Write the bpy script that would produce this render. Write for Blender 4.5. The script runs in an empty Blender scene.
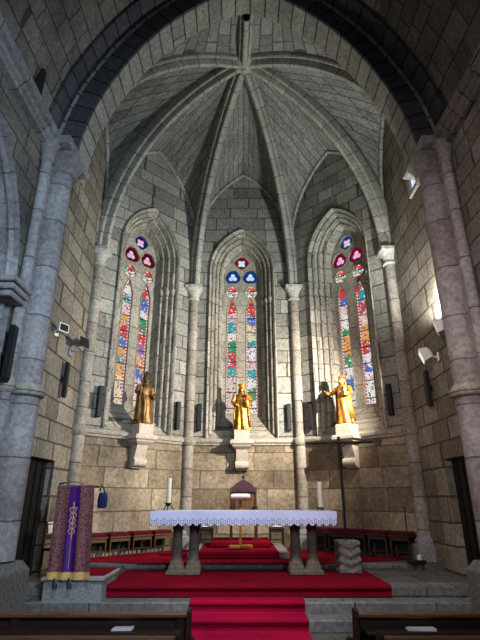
import bpy, bmesh, math, random
from math import sin, cos, pi, sqrt, atan2, radians, acos
from mathutils import Vector, Matrix
from mathutils.geometry import tessellate_polygon
random.seed(7)
COL = bpy.context.scene.collection
V = Vector

# ------------------------------------------------------------------ materials
def newmat(name):
    m = bpy.data.materials.new(name); m.use_nodes = True
    nt = m.node_tree; nt.nodes.clear()
    out = nt.nodes.new('ShaderNodeOutputMaterial')
    return m, nt, out
def nd(nt, typ, ins=None, **kw):
    n = nt.nodes.new('ShaderNode' + typ)
    for k, v in kw.items(): setattr(n, k, v)
    for k, v in (ins or {}).items():
        s = n.inputs[k]
        if hasattr(v, 'is_linked') and hasattr(v, 'node'): nt.links.new(v, s)
        else:
            if s.type == 'RGBA' and len(v) == 3: v = (*v, 1)
            s.default_value = v
    return n
def mth(nt, op, a, b=0.0, c=0.0):
    return nd(nt, 'Math', {0: a, 1: b, 2: c}, operation=op).outputs[0]
def mix(nt, fac, a, b, blend='MIX'):
    n = nt.nodes.new('ShaderNodeMix'); n.data_type = 'RGBA'; n.blend_type = blend
    for i, v in ((0, fac), (6, a), (7, b)):
        s = n.inputs[i]
        if hasattr(v, 'node'): nt.links.new(v, s)
        else: s.default_value = (*v, 1) if (i and len(v) == 3) else v
    return n.outputs[2]
def ramp(nt, fac, stops, interp='LINEAR'):
    n = nt.nodes.new('ShaderNodeValToRGB'); cr = n.color_ramp; cr.interpolation = interp
    while len(cr.elements) < len(stops): cr.elements.new(0.5)
    for e, (p, c) in zip(cr.elements, stops): e.position = p; e.color = (*c, 1)
    nt.links.new(fac, n.inputs[0]); return n.outputs[0]

def stone(name, c1, c2, mortar, row=.38, bw=.8, msize=.012, bump=.35, stain=.5, seed=0.0, warp=.25, mflat=.3):
    m, nt, out = newmat(name)
    uv = nd(nt, 'TexCoord').outputs['UV']
    sx = nd(nt, 'SeparateXYZ', {0: uv})
    u, v = sx.outputs[0], sx.outputs[1]
    # courses of unequal height, blocks of unequal length
    nv = nd(nt, 'TexNoise', {'W': mth(nt, 'ADD', v, seed), 'Scale': .55 / row * .5, 'Detail': 0.0}, noise_dimensions='1D').outputs[0]
    v2 = mth(nt, 'ADD', v, mth(nt, 'MULTIPLY', mth(nt, 'SUBTRACT', nv, .5), warp * row * 3))
    ridx = mth(nt, 'FLOOR', mth(nt, 'DIVIDE', v2, row))
    wn = nd(nt, 'TexWhiteNoise', {'W': mth(nt, 'ADD', ridx, seed)}, noise_dimensions='1D').outputs[0]
    nu = nd(nt, 'TexNoise', {'W': mth(nt, 'ADD', u, mth(nt, 'MULTIPLY', ridx, 7.31)), 'Scale': .6 / bw, 'Detail': 0.0}, noise_dimensions='1D').outputs[0]
    u2 = mth(nt, 'ADD', mth(nt, 'ADD', u, mth(nt, 'MULTIPLY', wn, bw * 3)), mth(nt, 'MULTIPLY', mth(nt, 'SUBTRACT', nu, .5), bw * 1.3))
    wob = nd(nt, 'TexNoise', {'Vector': uv, 'Scale': 5.0, 'Detail': 2.0})
    u3 = mth(nt, 'ADD', u2, mth(nt, 'MULTIPLY', mth(nt, 'SUBTRACT', wob.outputs[0], .5), .03))
    v3 = mth(nt, 'ADD', v2, mth(nt, 'MULTIPLY', mth(nt, 'SUBTRACT', wob.outputs[0], .5), .03))
    cv = nd(nt, 'CombineXYZ', {0: u3, 1: v3}).outputs[0]
    bk = nd(nt, 'TexBrick', {'Vector': cv, 'Color1': c1, 'Color2': c2, 'Mortar': mortar, 'Scale': 1.0, 'Mortar Size': msize,
                             'Mortar Smooth': .25, 'Bias': 0.0, 'Brick Width': bw, 'Row Height': row}, offset=0.0, offset_frequency=1)
    co = nd(nt, 'TexCoord').outputs['Object']
    n1 = nd(nt, 'TexNoise', {'Vector': co, 'Scale': .9, 'Detail': 5.0, 'Roughness': .6}).outputs[0]
    n2 = nd(nt, 'TexNoise', {'Vector': co, 'Scale': 14.0, 'Detail': 6.0, 'Roughness': .65}).outputs[0]
    st = ramp(nt, n1, [(.3, (1 - stain * .75,) * 3), (.6, (1.0, 1.0, 1.0))])
    fi = ramp(nt, n2, [(.25, (.50, .50, .50)), (.75, (1.3, 1.28, 1.24))])
    col = mix(nt, 1.0, mix(nt, 1.0, bk.outputs[0], st, 'MULTIPLY'), fi, 'MULTIPLY')
    hgt = mth(nt, 'ADD', mth(nt, 'MULTIPLY', bk.outputs[1], -mflat * 2), mth(nt, 'MULTIPLY', n2, .55))
    bp = nd(nt, 'Bump', {'Strength': bump, 'Distance': .03, 'Height': hgt}).outputs[0]
    b = nd(nt, 'BsdfPrincipled', {'Base Color': col, 'Roughness': .88, 'Specular IOR Level': .25, 'Normal': bp})
    nt.links.new(b.outputs[0], out.inputs[0]); return m

def plain(name, c, rough=.6, metal=0.0, var=.25, scale=12.0, bump=.1, spec=.4, stretch=None, c2=None):
    m, nt, out = newmat(name)
    co = nd(nt, 'TexCoord').outputs['Object']
    if stretch: co = nd(nt, 'Mapping', {0: co, 3: stretch}).outputs[0]
    n = nd(nt, 'TexNoise', {'Vector': co, 'Scale': scale, 'Detail': 5.0, 'Roughness': .6}).outputs[0]
    lo = tuple(x * (1 - var) for x in c); hi = c2 or tuple(min(1, x * (1 + var)) for x in c)
    col = ramp(nt, n, [(.3, lo), (.7, hi)])
    bp = nd(nt, 'Bump', {'Strength': bump, 'Distance': .02, 'Height': n}).outputs[0]
    b = nd(nt, 'BsdfPrincipled', {'Base Color': col, 'Roughness': rough, 'Metallic': metal, 'Specular IOR Level': spec, 'Normal': bp})
    nt.links.new(b.outputs[0], out.inputs[0]); return m

def carpet_mat(name, c):
    m, nt, out = newmat(name)
    co = nd(nt, 'TexCoord').outputs['Object']
    n = nd(nt, 'TexNoise', {'Vector': co, 'Scale': 160.0, 'Detail': 3.0}).outputs[0]
    n2 = nd(nt, 'TexNoise', {'Vector': co, 'Scale': 1.6, 'Detail': 4.0}).outputs[0]
    col = mix(nt, 1.0, ramp(nt, n, [(.3, tuple(x * .7 for x in c)), (.7, c)]), ramp(nt, n2, [(.3, (.75, .75, .75)), (.7, (1.1, 1.1, 1.1))]), 'MULTIPLY')
    bp = nd(nt, 'Bump', {'Strength': .4, 'Distance': .01, 'Height': n}).outputs[0]
    b = nd(nt, 'BsdfPrincipled', {'Base Color': col, 'Roughness': .95, 'Specular IOR Level': .03, 'Normal': bp})
    nt.links.new(b.outputs[0], out.inputs[0]); return m

def glass_mat(name, bands, seed, strength=1.0, edge=(.75, .12, .12), cell=24.0, z0=3.9, z1=7.5, hw=.158, wash=.72):
    """leaded stained glass lit from behind: small pieces between dark leads, colours changing with height"""
    m, nt, out = newmat(name)
    uv = nd(nt, 'TexCoord').outputs['UV']
    sx = nd(nt, 'SeparateXYZ', {0: uv}); u, v = sx.outputs[0], sx.outputs[1]
    t = nd(nt, 'MapRange', {0: v, 1: z0, 2: z1}).outputs[0]
    wob = nd(nt, 'TexNoise', {'Vector': uv, 'Scale': 4.0, 'W': seed}, noise_dimensions='4D').outputs[0]
    tt = mth(nt, 'ADD', t, mth(nt, 'MULTIPLY', mth(nt, 'SUBTRACT', wob, .5), .16))
    base = ramp(nt, tt, bands, 'CONSTANT')
    sc = nd(nt, 'VectorMath', {0: uv, 1: (seed * 3.1, seed * 1.7, 0)}, operation='ADD').outputs[0]
    vo = nd(nt, 'TexVoronoi', {'Vector': sc, 'Scale': cell, 'Randomness': .9}, voronoi_dimensions='2D')
    cs = nd(nt, 'SeparateColor', {0: vo.outputs['Color']})
    bits = ramp(nt, cs.outputs[0], [(0, (.9, .87, .8)), (.12, (.65, .06, .06)), (.32, (.85, .6, .5)), (.42, (.1, .25, .7)), (.57, (.75, .9, 1)),
                                    (.7, (.08, .45, .3)), (.78, (.95, .55, .2)), (.86, (.5, .2, .55)), (.94, (1, 1, 1))], 'CONSTANT')
    pick = mth(nt, 'GREATER_THAN', cs.outputs[1], wash)
    col = mix(nt, pick, base, bits)
    au = mth(nt, 'ABSOLUTE', u)
    isedge = mth(nt, 'GREATER_THAN', au, hw * .76)
    bead = mth(nt, 'GREATER_THAN', mth(nt, 'FRACT', mth(nt, 'MULTIPLY', v, 11.0)), .5)
    col = mix(nt, isedge, col, mix(nt, bead, edge, (1, .95, .9)))
    ve = nd(nt, 'TexVoronoi', {'Vector': sc, 'Scale': cell, 'Randomness': .9}, voronoi_dimensions='2D', feature='DISTANCE_TO_EDGE')
    lead = mth(nt, 'GREATER_THAN', ve.outputs[0], .07)
    bar = mth(nt, 'GREATER_THAN', mth(nt, 'FRACT', mth(nt, 'MULTIPLY', v, 2.2)), .06)
    lum = mth(nt, 'ADD', mth(nt, 'MULTIPLY', mth(nt, 'MULTIPLY', lead, bar), .93), .07)
    e = nd(nt, 'Emission', {'Color': col, 'Strength': mth(nt, 'MULTIPLY', lum, strength)})
    g = nd(nt, 'BsdfPrincipled', {'Base Color': (.02, .02, .02), 'Roughness': .2})
    ad = nd(nt, 'AddShader', {0: e.outputs[0], 1: g.outputs[0]})
    nt.links.new(ad.outputs[0], out.inputs[0]); return m

def glow(name, c, strength, cell=9.0):
    m, nt, out = newmat(name)
    co = nd(nt, 'TexCoord').outputs['UV']
    n = nd(nt, 'TexVoronoi', {'Vector': co, 'Scale': cell}).outputs['Color']
    col = mix(nt, .35, c, n, 'MULTIPLY')
    e = nd(nt, 'Emission', {'Color': col, 'Strength': strength})
    nt.links.new(e.outputs[0], out.inputs[0]); return m

M = {}
M['ashlar'] = stone('apse_masonry', (.45, .44, .40), (.265, .26, .235), (.12, .115, .10), row=.4, bw=.72, msize=.016, stain=.35)
M['ashlar_low'] = stone('lower_apse_masonry', (.48, .415, .315), (.27, .22, .155), (.17, .14, .105), row=.5, bw=1.0, msize=.014, stain=.85, mflat=.15)
M['side'] = stone('chancel_side_masonry', (.37, .34, .285), (.22, .20, .165), (.115, .105, .085), row=.44, bw=.78, msize=.02, stain=.5, seed=3.0, bump=.8)
M['nave'] = stone('nave_masonry', (.33, .305, .275), (.235, .215, .19), (.11, .10, .09), row=.36, bw=.62, msize=.016, stain=.6, bump=.6, seed=8.0)
M['web'] = stone('vault_masonry', (.39, .39, .36), (.27, .27, .245), (.12, .12, .11), row=.30, bw=.58, msize=.016, stain=.35, seed=5.0)
M['rib'] = stone('rib_stone', (.52, .51, .46), (.42, .41, .37), (.14, .14, .12), row=.5, bw=9.0, msize=.01, stain=.35, warp=.1)
M['voussoir'] = stone('voussoir_stone', (.41, .39, .35), (.32, .30, .27), (.08, .08, .07), row=.34, bw=20.0, msize=.018, stain=.3, warp=.05)
M['voussoir_shaded'] = stone('shaded_voussoir_stone', (.13, .125, .145), (.09, .085, .10), (.03, .03, .03), row=.34, bw=20.0, msize=.018, stain=.3, warp=.05)  # same voussoirs, with the shade of the near orders put into the colour
M['drum'] = stone('drum_stone', (.46, .43, .38), (.36, .325, .28), (.17, .15, .13), row=.62, bw=30.0, msize=.012, stain=.5, warp=.2)
M['pier'] = stone('pier_stone', (.43, .42, .43), (.34, .315, .31), (.16, .15, .15), row=.75, bw=30.0, msize=.012, stain=.5, warp=.2)
M['mould'] = stone('moulded_stone', (.45, .42, .36), (.34, .32, .275), (.15, .14, .12), row=.55, bw=9.0, msize=.01, stain=.3)
M['jamb'] = stone('window_jamb_stone', (.50, .475, .415), (.31, .295, .255), (.15, .14, .12), row=.42, bw=.5, msize=.014, stain=.3)
M['floor'] = stone('floor_slabs', (.20, .20, .19), (.15, .15, .14), (.07, .07, .065), row=.7, bw=1.1, msize=.012, stain=.5, bump=.2)
M['step'] = stone('step_granite', (.25, .26, .265), (.18, .185, .19), (.08, .08, .08), row=3.0, bw=1.3, msize=.012, stain=.4, bump=.2)
M['granite'] = plain('grey_granite', (.30, .31, .31), .85, var=.35, scale=30, bump=.3)
M['carved'] = plain('carved_stone', (.19, .185, .17), .9, var=.4, scale=18, bump=.5)
M['altarstone'] = plain('altar_stone', (.19, .16, .125), .9, var=.35, scale=22, bump=.4)
M['pale'] = plain('pale_dressed_stone', (.50, .45, .38), .88, var=.2, scale=16, bump=.3)
M['dark'] = plain('deep_shadow_stone', (.05, .045, .045), .95, var=.3)
M['carpet'] = carpet_mat('red_carpet', (.28, .010, .032))
M['runner'] = carpet_mat('crimson_runner', (.46, .012, .075))
M['cushion'] = plain('crimson_cushion', (.11, .008, .022), .85, var=.3, scale=9, bump=.2, spec=.15)
M['tan'] = plain('worn_tan_wood', (.12, .07, .035), .55, var=.3, scale=6, stretch=(1, 1, 8))
M['darkwood'] = plain('dark_stained_wood', (.055, .034, .024), .5, var=.35, scale=5, stretch=(1, 6, 6))
M['pewtop'] = plain('pew_rail_wood', (.22, .11, .06), .42, var=.3, scale=4, stretch=(1, 9, 9))
M['pewback'] = plain('pew_back_wood', (.055, .03, .02), .55, var=.35, scale=4, stretch=(1, 9, 9))
M['brownwood'] = plain('brown_chair_wood', (.16, .085, .04), .5, var=.35, scale=5, stretch=(6, 6, 1))
M['plumwood'] = plain('plum_brown_wood', (.085, .035, .05), .5, var=.3, scale=6)
M['goldwood'] = plain('golden_wood', (.34, .17, .05), .4, var=.25, scale=6)
M['gold'] = plain('gilded_wood', (.50, .26, .06), .36, metal=.6, var=.75, scale=22, bump=.5, stretch=(1, 1, .25))  # upright noise streaks darken the gilding like shade in the folds
M['oldgold'] = plain('dull_gilded_wood', (.20, .115, .045), .45, metal=.5, var=.85, scale=22, bump=.5, stretch=(1, 1, .25))  # streaked darkening in the colour imitates shade between the folds
M['iron'] = plain('black_iron', (.02, .02, .022), .5, metal=.4, var=.3)
M['blackbox'] = plain('black_casing', (.016, .016, .018), .6, var=.2)
M['grille'] = plain('dark_grille', (.035, .035, .038), .7, var=.5, scale=60, stretch=(1, 1, 6))
M['candle'] = plain('candle_wax', (.62, .59, .48), .5, var=.04)
M['whitemetal'] = plain('white_enamel', (.78, .78, .76), .4, var=.05)
M['greymetal'] = plain('grey_enamel', (.25, .26, .28), .45, var=.15)
M['lampglass'] = glow('lamp_glass', (1, .95, .85), 1.1)
M['paper'] = plain('white_paper', (.80, .80, .84), .7, var=.04)
M['blue'] = plain('navy_cloth', (.014, .018, .10), .8, var=.4)
M['door'] = plain('dark_door_wood', (.003, .0025, .002), .7, var=.4, scale=5, stretch=(6, 6, 1))

def cloth_white():
    m, nt, out = newmat('white_lace_cloth')
    uv = nd(nt, 'TexCoord').outputs['UV']
    sx = nd(nt, 'SeparateXYZ', {0: uv}); u, v = sx.outputs[0], sx.outputs[1]
    vo = nd(nt, 'TexVoronoi', {'Vector': uv, 'Scale': 26.0, 'Randomness': .15}, voronoi_dimensions='2D').outputs[0]
    lace = mth(nt, 'MULTIPLY', mth(nt, 'LESS_THAN', vo, .33), mth(nt, 'LESS_THAN', v, .10))
    col = mix(nt, lace, (.62, .66, .86), (.26, .27, .40))
    w = nd(nt, 'TexNoise', {'Vector': uv, 'Scale': 9.0, 'Detail': 4.0}).outputs[0]
    bp = nd(nt, 'Bump', {'Strength': .25, 'Distance': .02, 'Height': w}).outputs[0]
    b = nd(nt, 'BsdfPrincipled', {'Base Color': col, 'Roughness': .85, 'Specular IOR Level': .15, 'Normal': bp})
    nt.links.new(b.outputs[0], out.inputs[0]); return m
M['lace'] = cloth_white()
def brocade():
    m, nt, out = newmat('purple_brocade')
    uv = nd(nt, 'TexCoord').outputs['UV']
    vo = nd(nt, 'TexVoronoi', {'Vector': uv, 'Scale': 45.0, 'Randomness': .8}, voronoi_dimensions='2D').outputs[0]
    n = nd(nt, 'TexNoise', {'Vector': uv, 'Scale': 48.0, 'Detail': 3.0, 'Distortion': 1.5}).outputs[0]
    f = mth(nt, 'GREATER_THAN', mth(nt, 'ADD', n, mth(nt, 'MULTIPLY', vo, .25)), .57)
    col = mix(nt, f, (.065, .010, .055), (.27, .13, .105))
    b = nd(nt, 'BsdfPrincipled', {'Base Color': col, 'Roughness': .6, 'Specular IOR Level': .3})
    nt.links.new(b.outputs[0], out.inputs[0]); return m
M['brocade'] = brocade()
M['purple'] = plain('plain_purple_satin', (.06, .006, .17), .5, var=.2)
M['goldband'] = plain('gold_fringe', (.62, .42, .16), .55, var=.25, scale=60)
M['goldthread'] = plain('gold_thread', (.55, .30, .22), .55, var=.3, scale=40)

# ------------------------------------------------------------------ mesh helper
class MB:
    def __init__(s): s.v = []; s.f = []; s.uv = []; s.mi = []
    def vert(s, p): s.v.append(V(p)); return len(s.v) - 1
    def face(s, pts, uv=None, mi=0):
        i0 = len(s.v); s.v += [V(p) for p in pts]; s.f.append(list(range(i0, i0 + len(pts)))); s.uv.append(uv); s.mi.append(mi)
    def loft(s, rings, uvs=None, closed=True, cap=True, mi=0):
        n = len(rings[0]); base = []
        for r in rings:
            base.append(len(s.v)); s.v += [V(p) for p in r]
        for i in range(len(rings) - 1):
            for j in range(n if closed else n - 1):
                k = (j + 1) % n
                s.f.append([base[i] + j, base[i] + k, base[i + 1] + k, base[i + 1] + j]); s.mi.append(mi)
                if uvs:
                    a, b = uvs[i], uvs[i + 1]
                    s.uv.append([a[j], a[j + 1] if j + 1 < len(a) else a[k], b[j + 1] if j + 1 < len(b) else b[k], b[j]])
                else: s.uv.append(None)
        if cap and closed:
            s.f.append([base[0] + j for j in range(n)][::-1]); s.uv.append(None); s.mi.append(mi)
            s.f.append([base[-1] + j for j in range(n)]); s.uv.append(None); s.mi.append(mi)
        return s
    def box(s, c, d, rz=0, bev=0.0, mi=0, rot=None):
        x, y, z = d[0] / 2, d[1] / 2, d[2] / 2; b = min(bev, x * .9, y * .9, z * .9)
        R = rot if rot is not None else Matrix.Rotation(rz, 3, 'Z'); c = V(c)
        def ring(hx, hy, zz): return [c + R @ V(p) for p in ((-hx, -hy, zz), (hx, -hy, zz), (hx, hy, zz), (-hx, hy, zz))]
        if b > 0: s.loft([ring(x - b, y - b, -z), ring(x, y, -z + b), ring(x, y, z - b), ring(x - b, y - b, z)], mi=mi)
        else: s.loft([ring(x, y, -z), ring(x, y, z)], mi=mi)
        return s
    def lathe(s, prof, c=(0, 0, 0), n=20, a0=0, a1=2 * pi, mi=0, sq=None, mod=None):
        c = V(c); full = abs(a1 - a0 - 2 * pi) < 1e-6; m = n if full else n + 1
        rings = []; uvs = []
        for i, (r, z) in enumerate(prof):
            ring = []
            for j in range(m):
                a = a0 + (a1 - a0) * j / n; rr = r
                if sq:  # blend to a rounded square
                    q = sq[i]
                    if q: rr = r * ((1 - q) + q / max(abs(cos(a)), abs(sin(a))))
                if mod: rr = mod(rr, a, z)
                ring.append(c + V((rr * cos(a), rr * sin(a), z)))
            rings.append(ring); uvs.append([((a0 + (a1 - a0) * j / n) * max(r, .05), c.z + z) for j in range(n + 1)])
        s.loft(rings, uvs, closed=full, cap=full, mi=mi); return s
    def tube(s, pts, rads, n=8, mi=0, cap=True, flat=1.0):
        pts = [V(p) for p in pts]
        if not hasattr(rads, '__len__'): rads = [rads] * len(pts)
        rings = []; uvs = []; L = 0; ref = None
        for i, p in enumerate(pts):
            t = (pts[min(i + 1, len(pts) - 1)] - pts[max(i - 1, 0)]).normalized()
            if ref is None:
                ref = V((0, 0, 1)) if abs(t.z) < .9 else V((1, 0, 0))
            a = t.cross(ref).normalized(); b = a.cross(t).normalized(); ref = b
            if i: L += (pts[i] - pts[i - 1]).length
            rings.append([p + (a * cos(2 * pi * j / n) + b * sin(2 * pi * j / n) * flat) * rads[i] for j in range(n)])
            uvs.append([(2 * pi * j / n * rads[i], L) for j in range(n + 1)])
        s.loft(rings, uvs, cap=cap, mi=mi); return s
    def ball(s, c, r, n=12, mi=0):
        c = V(c); r = V(r) if hasattr(r, '__len__') else V((r, r, r)); k = max(5, n // 2)
        rings = []
        for i in range(k + 1):
            ph = -pi / 2 + pi * min(max(i / k, .02), .98)
            rings.append([c + V((r.x * cos(ph) * cos(2 * pi * j / n), r.y * cos(ph) * sin(2 * pi * j / n), r.z * sin(ph))) for j in range(n)])
        s.loft(rings, mi=mi); return s
    def plate(s, loops, X, th=0.0, mi=0, uo=(0, 0)):
        """flat plate with holes: loops of 2-D points, X maps (u, depth, z) to the place"""
        flat = [p for l in loops for p in l]
        tris = tessellate_polygon([[V((p[0], p[1], 0)) for p in l] for l in loops])
        for dd in ((0.0, th) if th else (0.0,)):
            b0 = len(s.v); s.v += [X(p[0], dd, p[1]) for p in flat]
            for t in tris:
                s.f.append([b0 + i for i in t]); s.uv.append([(flat[i][0] + uo[0], flat[i][1] + uo[1]) for i in t]); s.mi.append(mi)
        if th:
            for l in loops:
                L = 0
                for i in range(len(l)):
                    p, q = l[i], l[(i + 1) % len(l)]; dl = math.hypot(q[0] - p[0], q[1] - p[1])
                    s.face([X(p[0], 0, p[1]), X(q[0], 0, q[1]), X(q[0], th, q[1]), X(p[0], th, p[1])], [(0, L), (0, L + dl), (th, L + dl), (th, L)], mi)
                    L += dl
        return s
    def build(s, name, mat, parent=None, smooth=35, merge=True, flip=None):
        me = bpy.data.meshes.new(name)
        bm = bmesh.new(); vs = [bm.verts.new(p) for p in s.v]; uvl = bm.loops.layers.uv.new('UVMap')
        for f, uv, mi in zip(s.f, s.uv, s.mi):
            try: bf = bm.faces.new([vs[i] for i in f])
            except ValueError: continue
            bf.material_index = mi; bf.normal_update()
            if uv is None:
                n = bf.normal
                ax = max(range(3), key=lambda k: abs(n[k]))
                for lp in bf.loops:
                    p = lp.vert.co
                    lp[uvl].uv = ((p.y, p.z), (p.x, p.z), (p.x, p.y))[ax]
            else:
                for lp, q in zip(bf.loops, uv): lp[uvl].uv = q
        if merge: bmesh.ops.remove_doubles(bm, verts=bm.verts, dist=1e-5)
        bmesh.ops.recalc_face_normals(bm, faces=bm.faces)
        bm.to_mesh(me); bm.free()
        for m in (mat if isinstance(mat, (list, tuple)) else [mat]): me.materials.append(m)
        if smooth:
            me.polygons.foreach_set('use_smooth', [True] * len(me.polygons))
            me.set_sharp_from_angle(angle=radians(smooth))
        o = bpy.data.objects.new(name, me); COL.objects.link(o)
        if parent is not None: o.parent = parent
        return o

def tag(o, label=None, cat=None, group=None, kind=None):
    for k, v in (('label', label), ('category', cat), ('group', group), ('kind', kind)):
        if v: o[k] = v
    return o
def thing(name, label, cat, loc=(0, 0, 0), rz=0, group=None):
    o = bpy.data.objects.new(name, None); COL.objects.link(o); o.location = loc; o.rotation_euler = (0, 0, rz)
    o.empty_display_size = .1
    return tag(o, label, cat, group)
def dup(root, loc, rz, label, group=None):
    r = root.copy(); COL.objects.link(r); r.location = loc; r.rotation_euler = (0, 0, rz); r['label'] = label
    if group: r['group'] = group
    for ch in list(root.children):
        c = ch.copy(); COL.objects.link(c); c.parent = r
        for g in list(ch.children):
            d = g.copy(); COL.objects.link(d); d.parent = c
    return r
def struct(o): o['kind'] = 'structure'; return o

# ------------------------------------------------------------------ measures
CZ = 1.715
ZP = .465; ZU = .565           # chancel floor, apse floor
SPR = 7.565                    # vault springing
BOSS = V((0, 9.1, 12.62))
SW = 3.70
A = [V((-SW, 7.5)), V((-SW, 10.38)), V((-1.48, 12.6)), V((1.48, 12.6)), V((SW, 10.38)), V((SW, 7.5))]
STR = 3.1                      # string course

def arc(a, c, zs, n=12):
    R = a + c; fm = acos(c / R)
    left = [(c - R * cos(fm * i / n), zs + R * sin(fm * i / n)) for i in range(n + 1)]
    return left + [(-x, z) for x, z in left[-2::-1]]
def cfor(a, rise): return (rise * rise - a * a) / (2 * a)
def frame(P, Q):
    """(u, depth, z) on the wall from P to Q; depth runs out of the room"""
    P, Q = V((P[0], P[1])), V((Q[0], Q[1])); U = (Q - P).normalized(); mid = (P + Q) / 2
    n = V((-U.y, U.x))
    if n.dot(mid - V((0, 9.1))) < 0: n = -n
    def X(u, d, z): return V((mid.x + U.x * u + n.x * d, mid.y + U.y * u + n.y * d, z))
    X.mid, X.U, X.n, X.w = mid, U, n, (Q - P).length
    return X

# ------------------------------------------------------------------ windows
def window(num, X, u0, cols, label_mats):
    """pointed two-light window: moulded reveal, tracery plate, stained glass"""
    c = .60; SP = 8.14
    prof = [(.98, -.05), (.955, -.07), (.93, -.05), (.90, 0), (.90, .10), (.82, .10), (.79, .22), (.72, .22), (.69, .36), (.62, .36), (.57, .52), (.55, .56)]
    mb = MB(); rings = []; uvs = []; cum = 0; last = None
    for a, d in prof:
        f = max(0, min(1, d / .56)); zb = 3.18 + f * .68
        pts = [(-a, zb)] + [(-a, zb + (SP - zb) * k / 8) for k in range(1, 8)] + arc(a, c, SP, 10) + [(a, zb + (SP - zb) * k / 8) for k in range(7, 0, -1)] + [(a, zb)]
        if last: cum += math.hypot(a - last[0], d - last[1])
        last = (a, d)
        rings.append([X(u0 + p[0], d, p[1]) for p in pts])
        L = 0; uv = []
        for i, p in enumerate(pts):
            if i: L += math.hypot(p[0] - pts[i - 1][0], p[1] - pts[i - 1][1])
            uv.append((cum, L + zb))
        uvs.append(uv + [(cum + .5, uv[-1][1])])
    mb.loft(rings, uvs, closed=True, cap=False)
    w = struct(mb.build('window_%d' % num, M['jamb']))
    # roll mouldings in the angles of the jambs
    for a, d, r in ((.86, .08, .04), (.755, .20, .04), (.655, .34, .035)):
        pts = [(-a, 3.22 + d)] + [(-a, 3.22 + d + (SP - 3.22 - d) * k / 6) for k in range(1, 6)] + arc(a, c, SP, 10) + [(a, 3.22 + d + (SP - 3.22 - d) * k / 6) for k in range(5, 0, -1)] + [(a, 3.22 + d)]
        t = MB().tube([X(u0 + p[0], d, p[1]) for p in pts], r, 8)
        for sx in (-1, 1):
            t.lathe([(r, -.12), (r * 1.2, -.1), (r * 1.1, -.06), (r * 1.9, .06), (r * 1.9, .1), (r, .11)], X(u0 + sx * a, d, 7.2), 10)
        t.build('jamb_roll', M['jamb'], w)
    # tracery
    out = [(-.57, 3.85)] + arc(.57, c, SP, 14) + [(.57, 3.85)]
    LU = .29; hw = .158
    def lobes(cx, cz, r, k, rot, depth=.28, n=36):
        return [(cx + cos(t) * r * (1 - depth + depth * abs(cos(k * (t - rot) / 2))), cz + sin(t) * r * (1 - depth + depth * abs(cos(k * (t - rot) / 2))))
                for t in [2 * pi * i / n for i in range(n)]]
    holes = []
    for s in (-1, 1):
        holes.append(('lancet', [(s * LU - hw, 3.93), (s * LU - hw, 7.05), (s * LU - .105, 7.2), (s * LU - .055, 7.36), (s * LU, 7.47), (s * LU + .055, 7.36), (s * LU + .105, 7.2), (s * LU + hw, 7.05), (s * LU + hw, 3.93)], s * LU))
        holes.append(('head', lobes(s * LU, 7.68, .205, 3, pi / 2, .2), s * LU))
        holes.append(('tri', lobes(s * .275, 8.20, .262, 3, pi / 2, .16), s * .275))
    holes.append(('rose', lobes(0, 8.70, .235, 4, 0, .14), 0))
    D = .56
    XT = lambda u, d, z: X(u0 + u, D + d, z)
    MB().plate([out] + [h[1] for h in holes], XT, .12).build('tracery', M['mould'], w)
    # little raised rims round the openings
    for k, (kind, loop, cu) in enumerate(holes):
        XG = lambda u, d, z: X(u0 + u, D + .07 + d, z)
        g = MB(); flat = loop
        tris = tessellate_polygon([[V((p[0], p[1], 0)) for p in flat]])
        b0 = len(g.v); g.v += [XG(p[0], 0, p[1]) for p in flat]
        for t in tris: g.f.append([b0 + i for i in t]); g.uv.append([(flat[i][0] - cu, flat[i][1]) for i in t]); g.mi.append(0)
        if kind == 'lancet': mat = cols['lancet'][0 if cu < 0 else 1]
        elif kind == 'head': mat = cols['head']
        elif kind == 'tri': mat = cols['tri']
        else: mat = cols['rose']
        p = g.build('glass_pane', mat, w, smooth=0)
        if kind in ('tri', 'rose'):
            cz = 8.20 if kind == 'tri' else 8.70
            q = MB().plate([lobes(cu, cz, .135, 3 if kind == 'tri' else 4, pi / 2 if kind == 'tri' else pi / 4, .45)], lambda u, d, z: X(u0 + u, D + .055 + d, z))
            q.build('glass_rosette', cols['core'], p, smooth=0)
        MB().tube([XT(a_, 0, b_) for a_, b_ in loop + loop[:1]], .018, 6, cap=False).build('tracery_rim', M['mould'], w)
    return w

W_, PK, TE, GR, RE, BL, OR, CR = (1, .97, .92), (.95, .72, .68), (.05, .48, .5), (.03, .42, .16), (.8, .08, .06), (.1, .25, .75), (.95, .5, .12), (1, .85, .55)
gl = glass_mat
heads = glass_mat('lancet_head_glass', [(0, W_), (.4, (.3, .6, .35)), (.7, RE)], 11, 1.3, cell=20, z0=7.45, z1=7.9, hw=.19, wash=.5)
core_w = glow('white_centre_glass', (.8, .92, 1), 1.0)
core_p = glow('pink_centre_glass', (1, .72, .82), .95)
cols_c = dict(lancet=[gl('glass_green_red', [(0, PK), (.28, W_), (.32, TE), (.38, RE), (.52, GR), (.62, W_), (.68, TE), (.78, PK), (.86, RE)], 1.0),
                      gl('glass_white_blue', [(0, W_), (.12, GR), (.2, W_), (.3, TE), (.36, PK), (.45, W_), (.55, TE), (.63, CR), (.75, BL), (.84, RE)], 2.0)],
              head=heads, tri=glow('blue_glass', (.03, .14, .55), .5), rose=glow('red_glass', (.45, .02, .05), .5), core=core_w)
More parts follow.
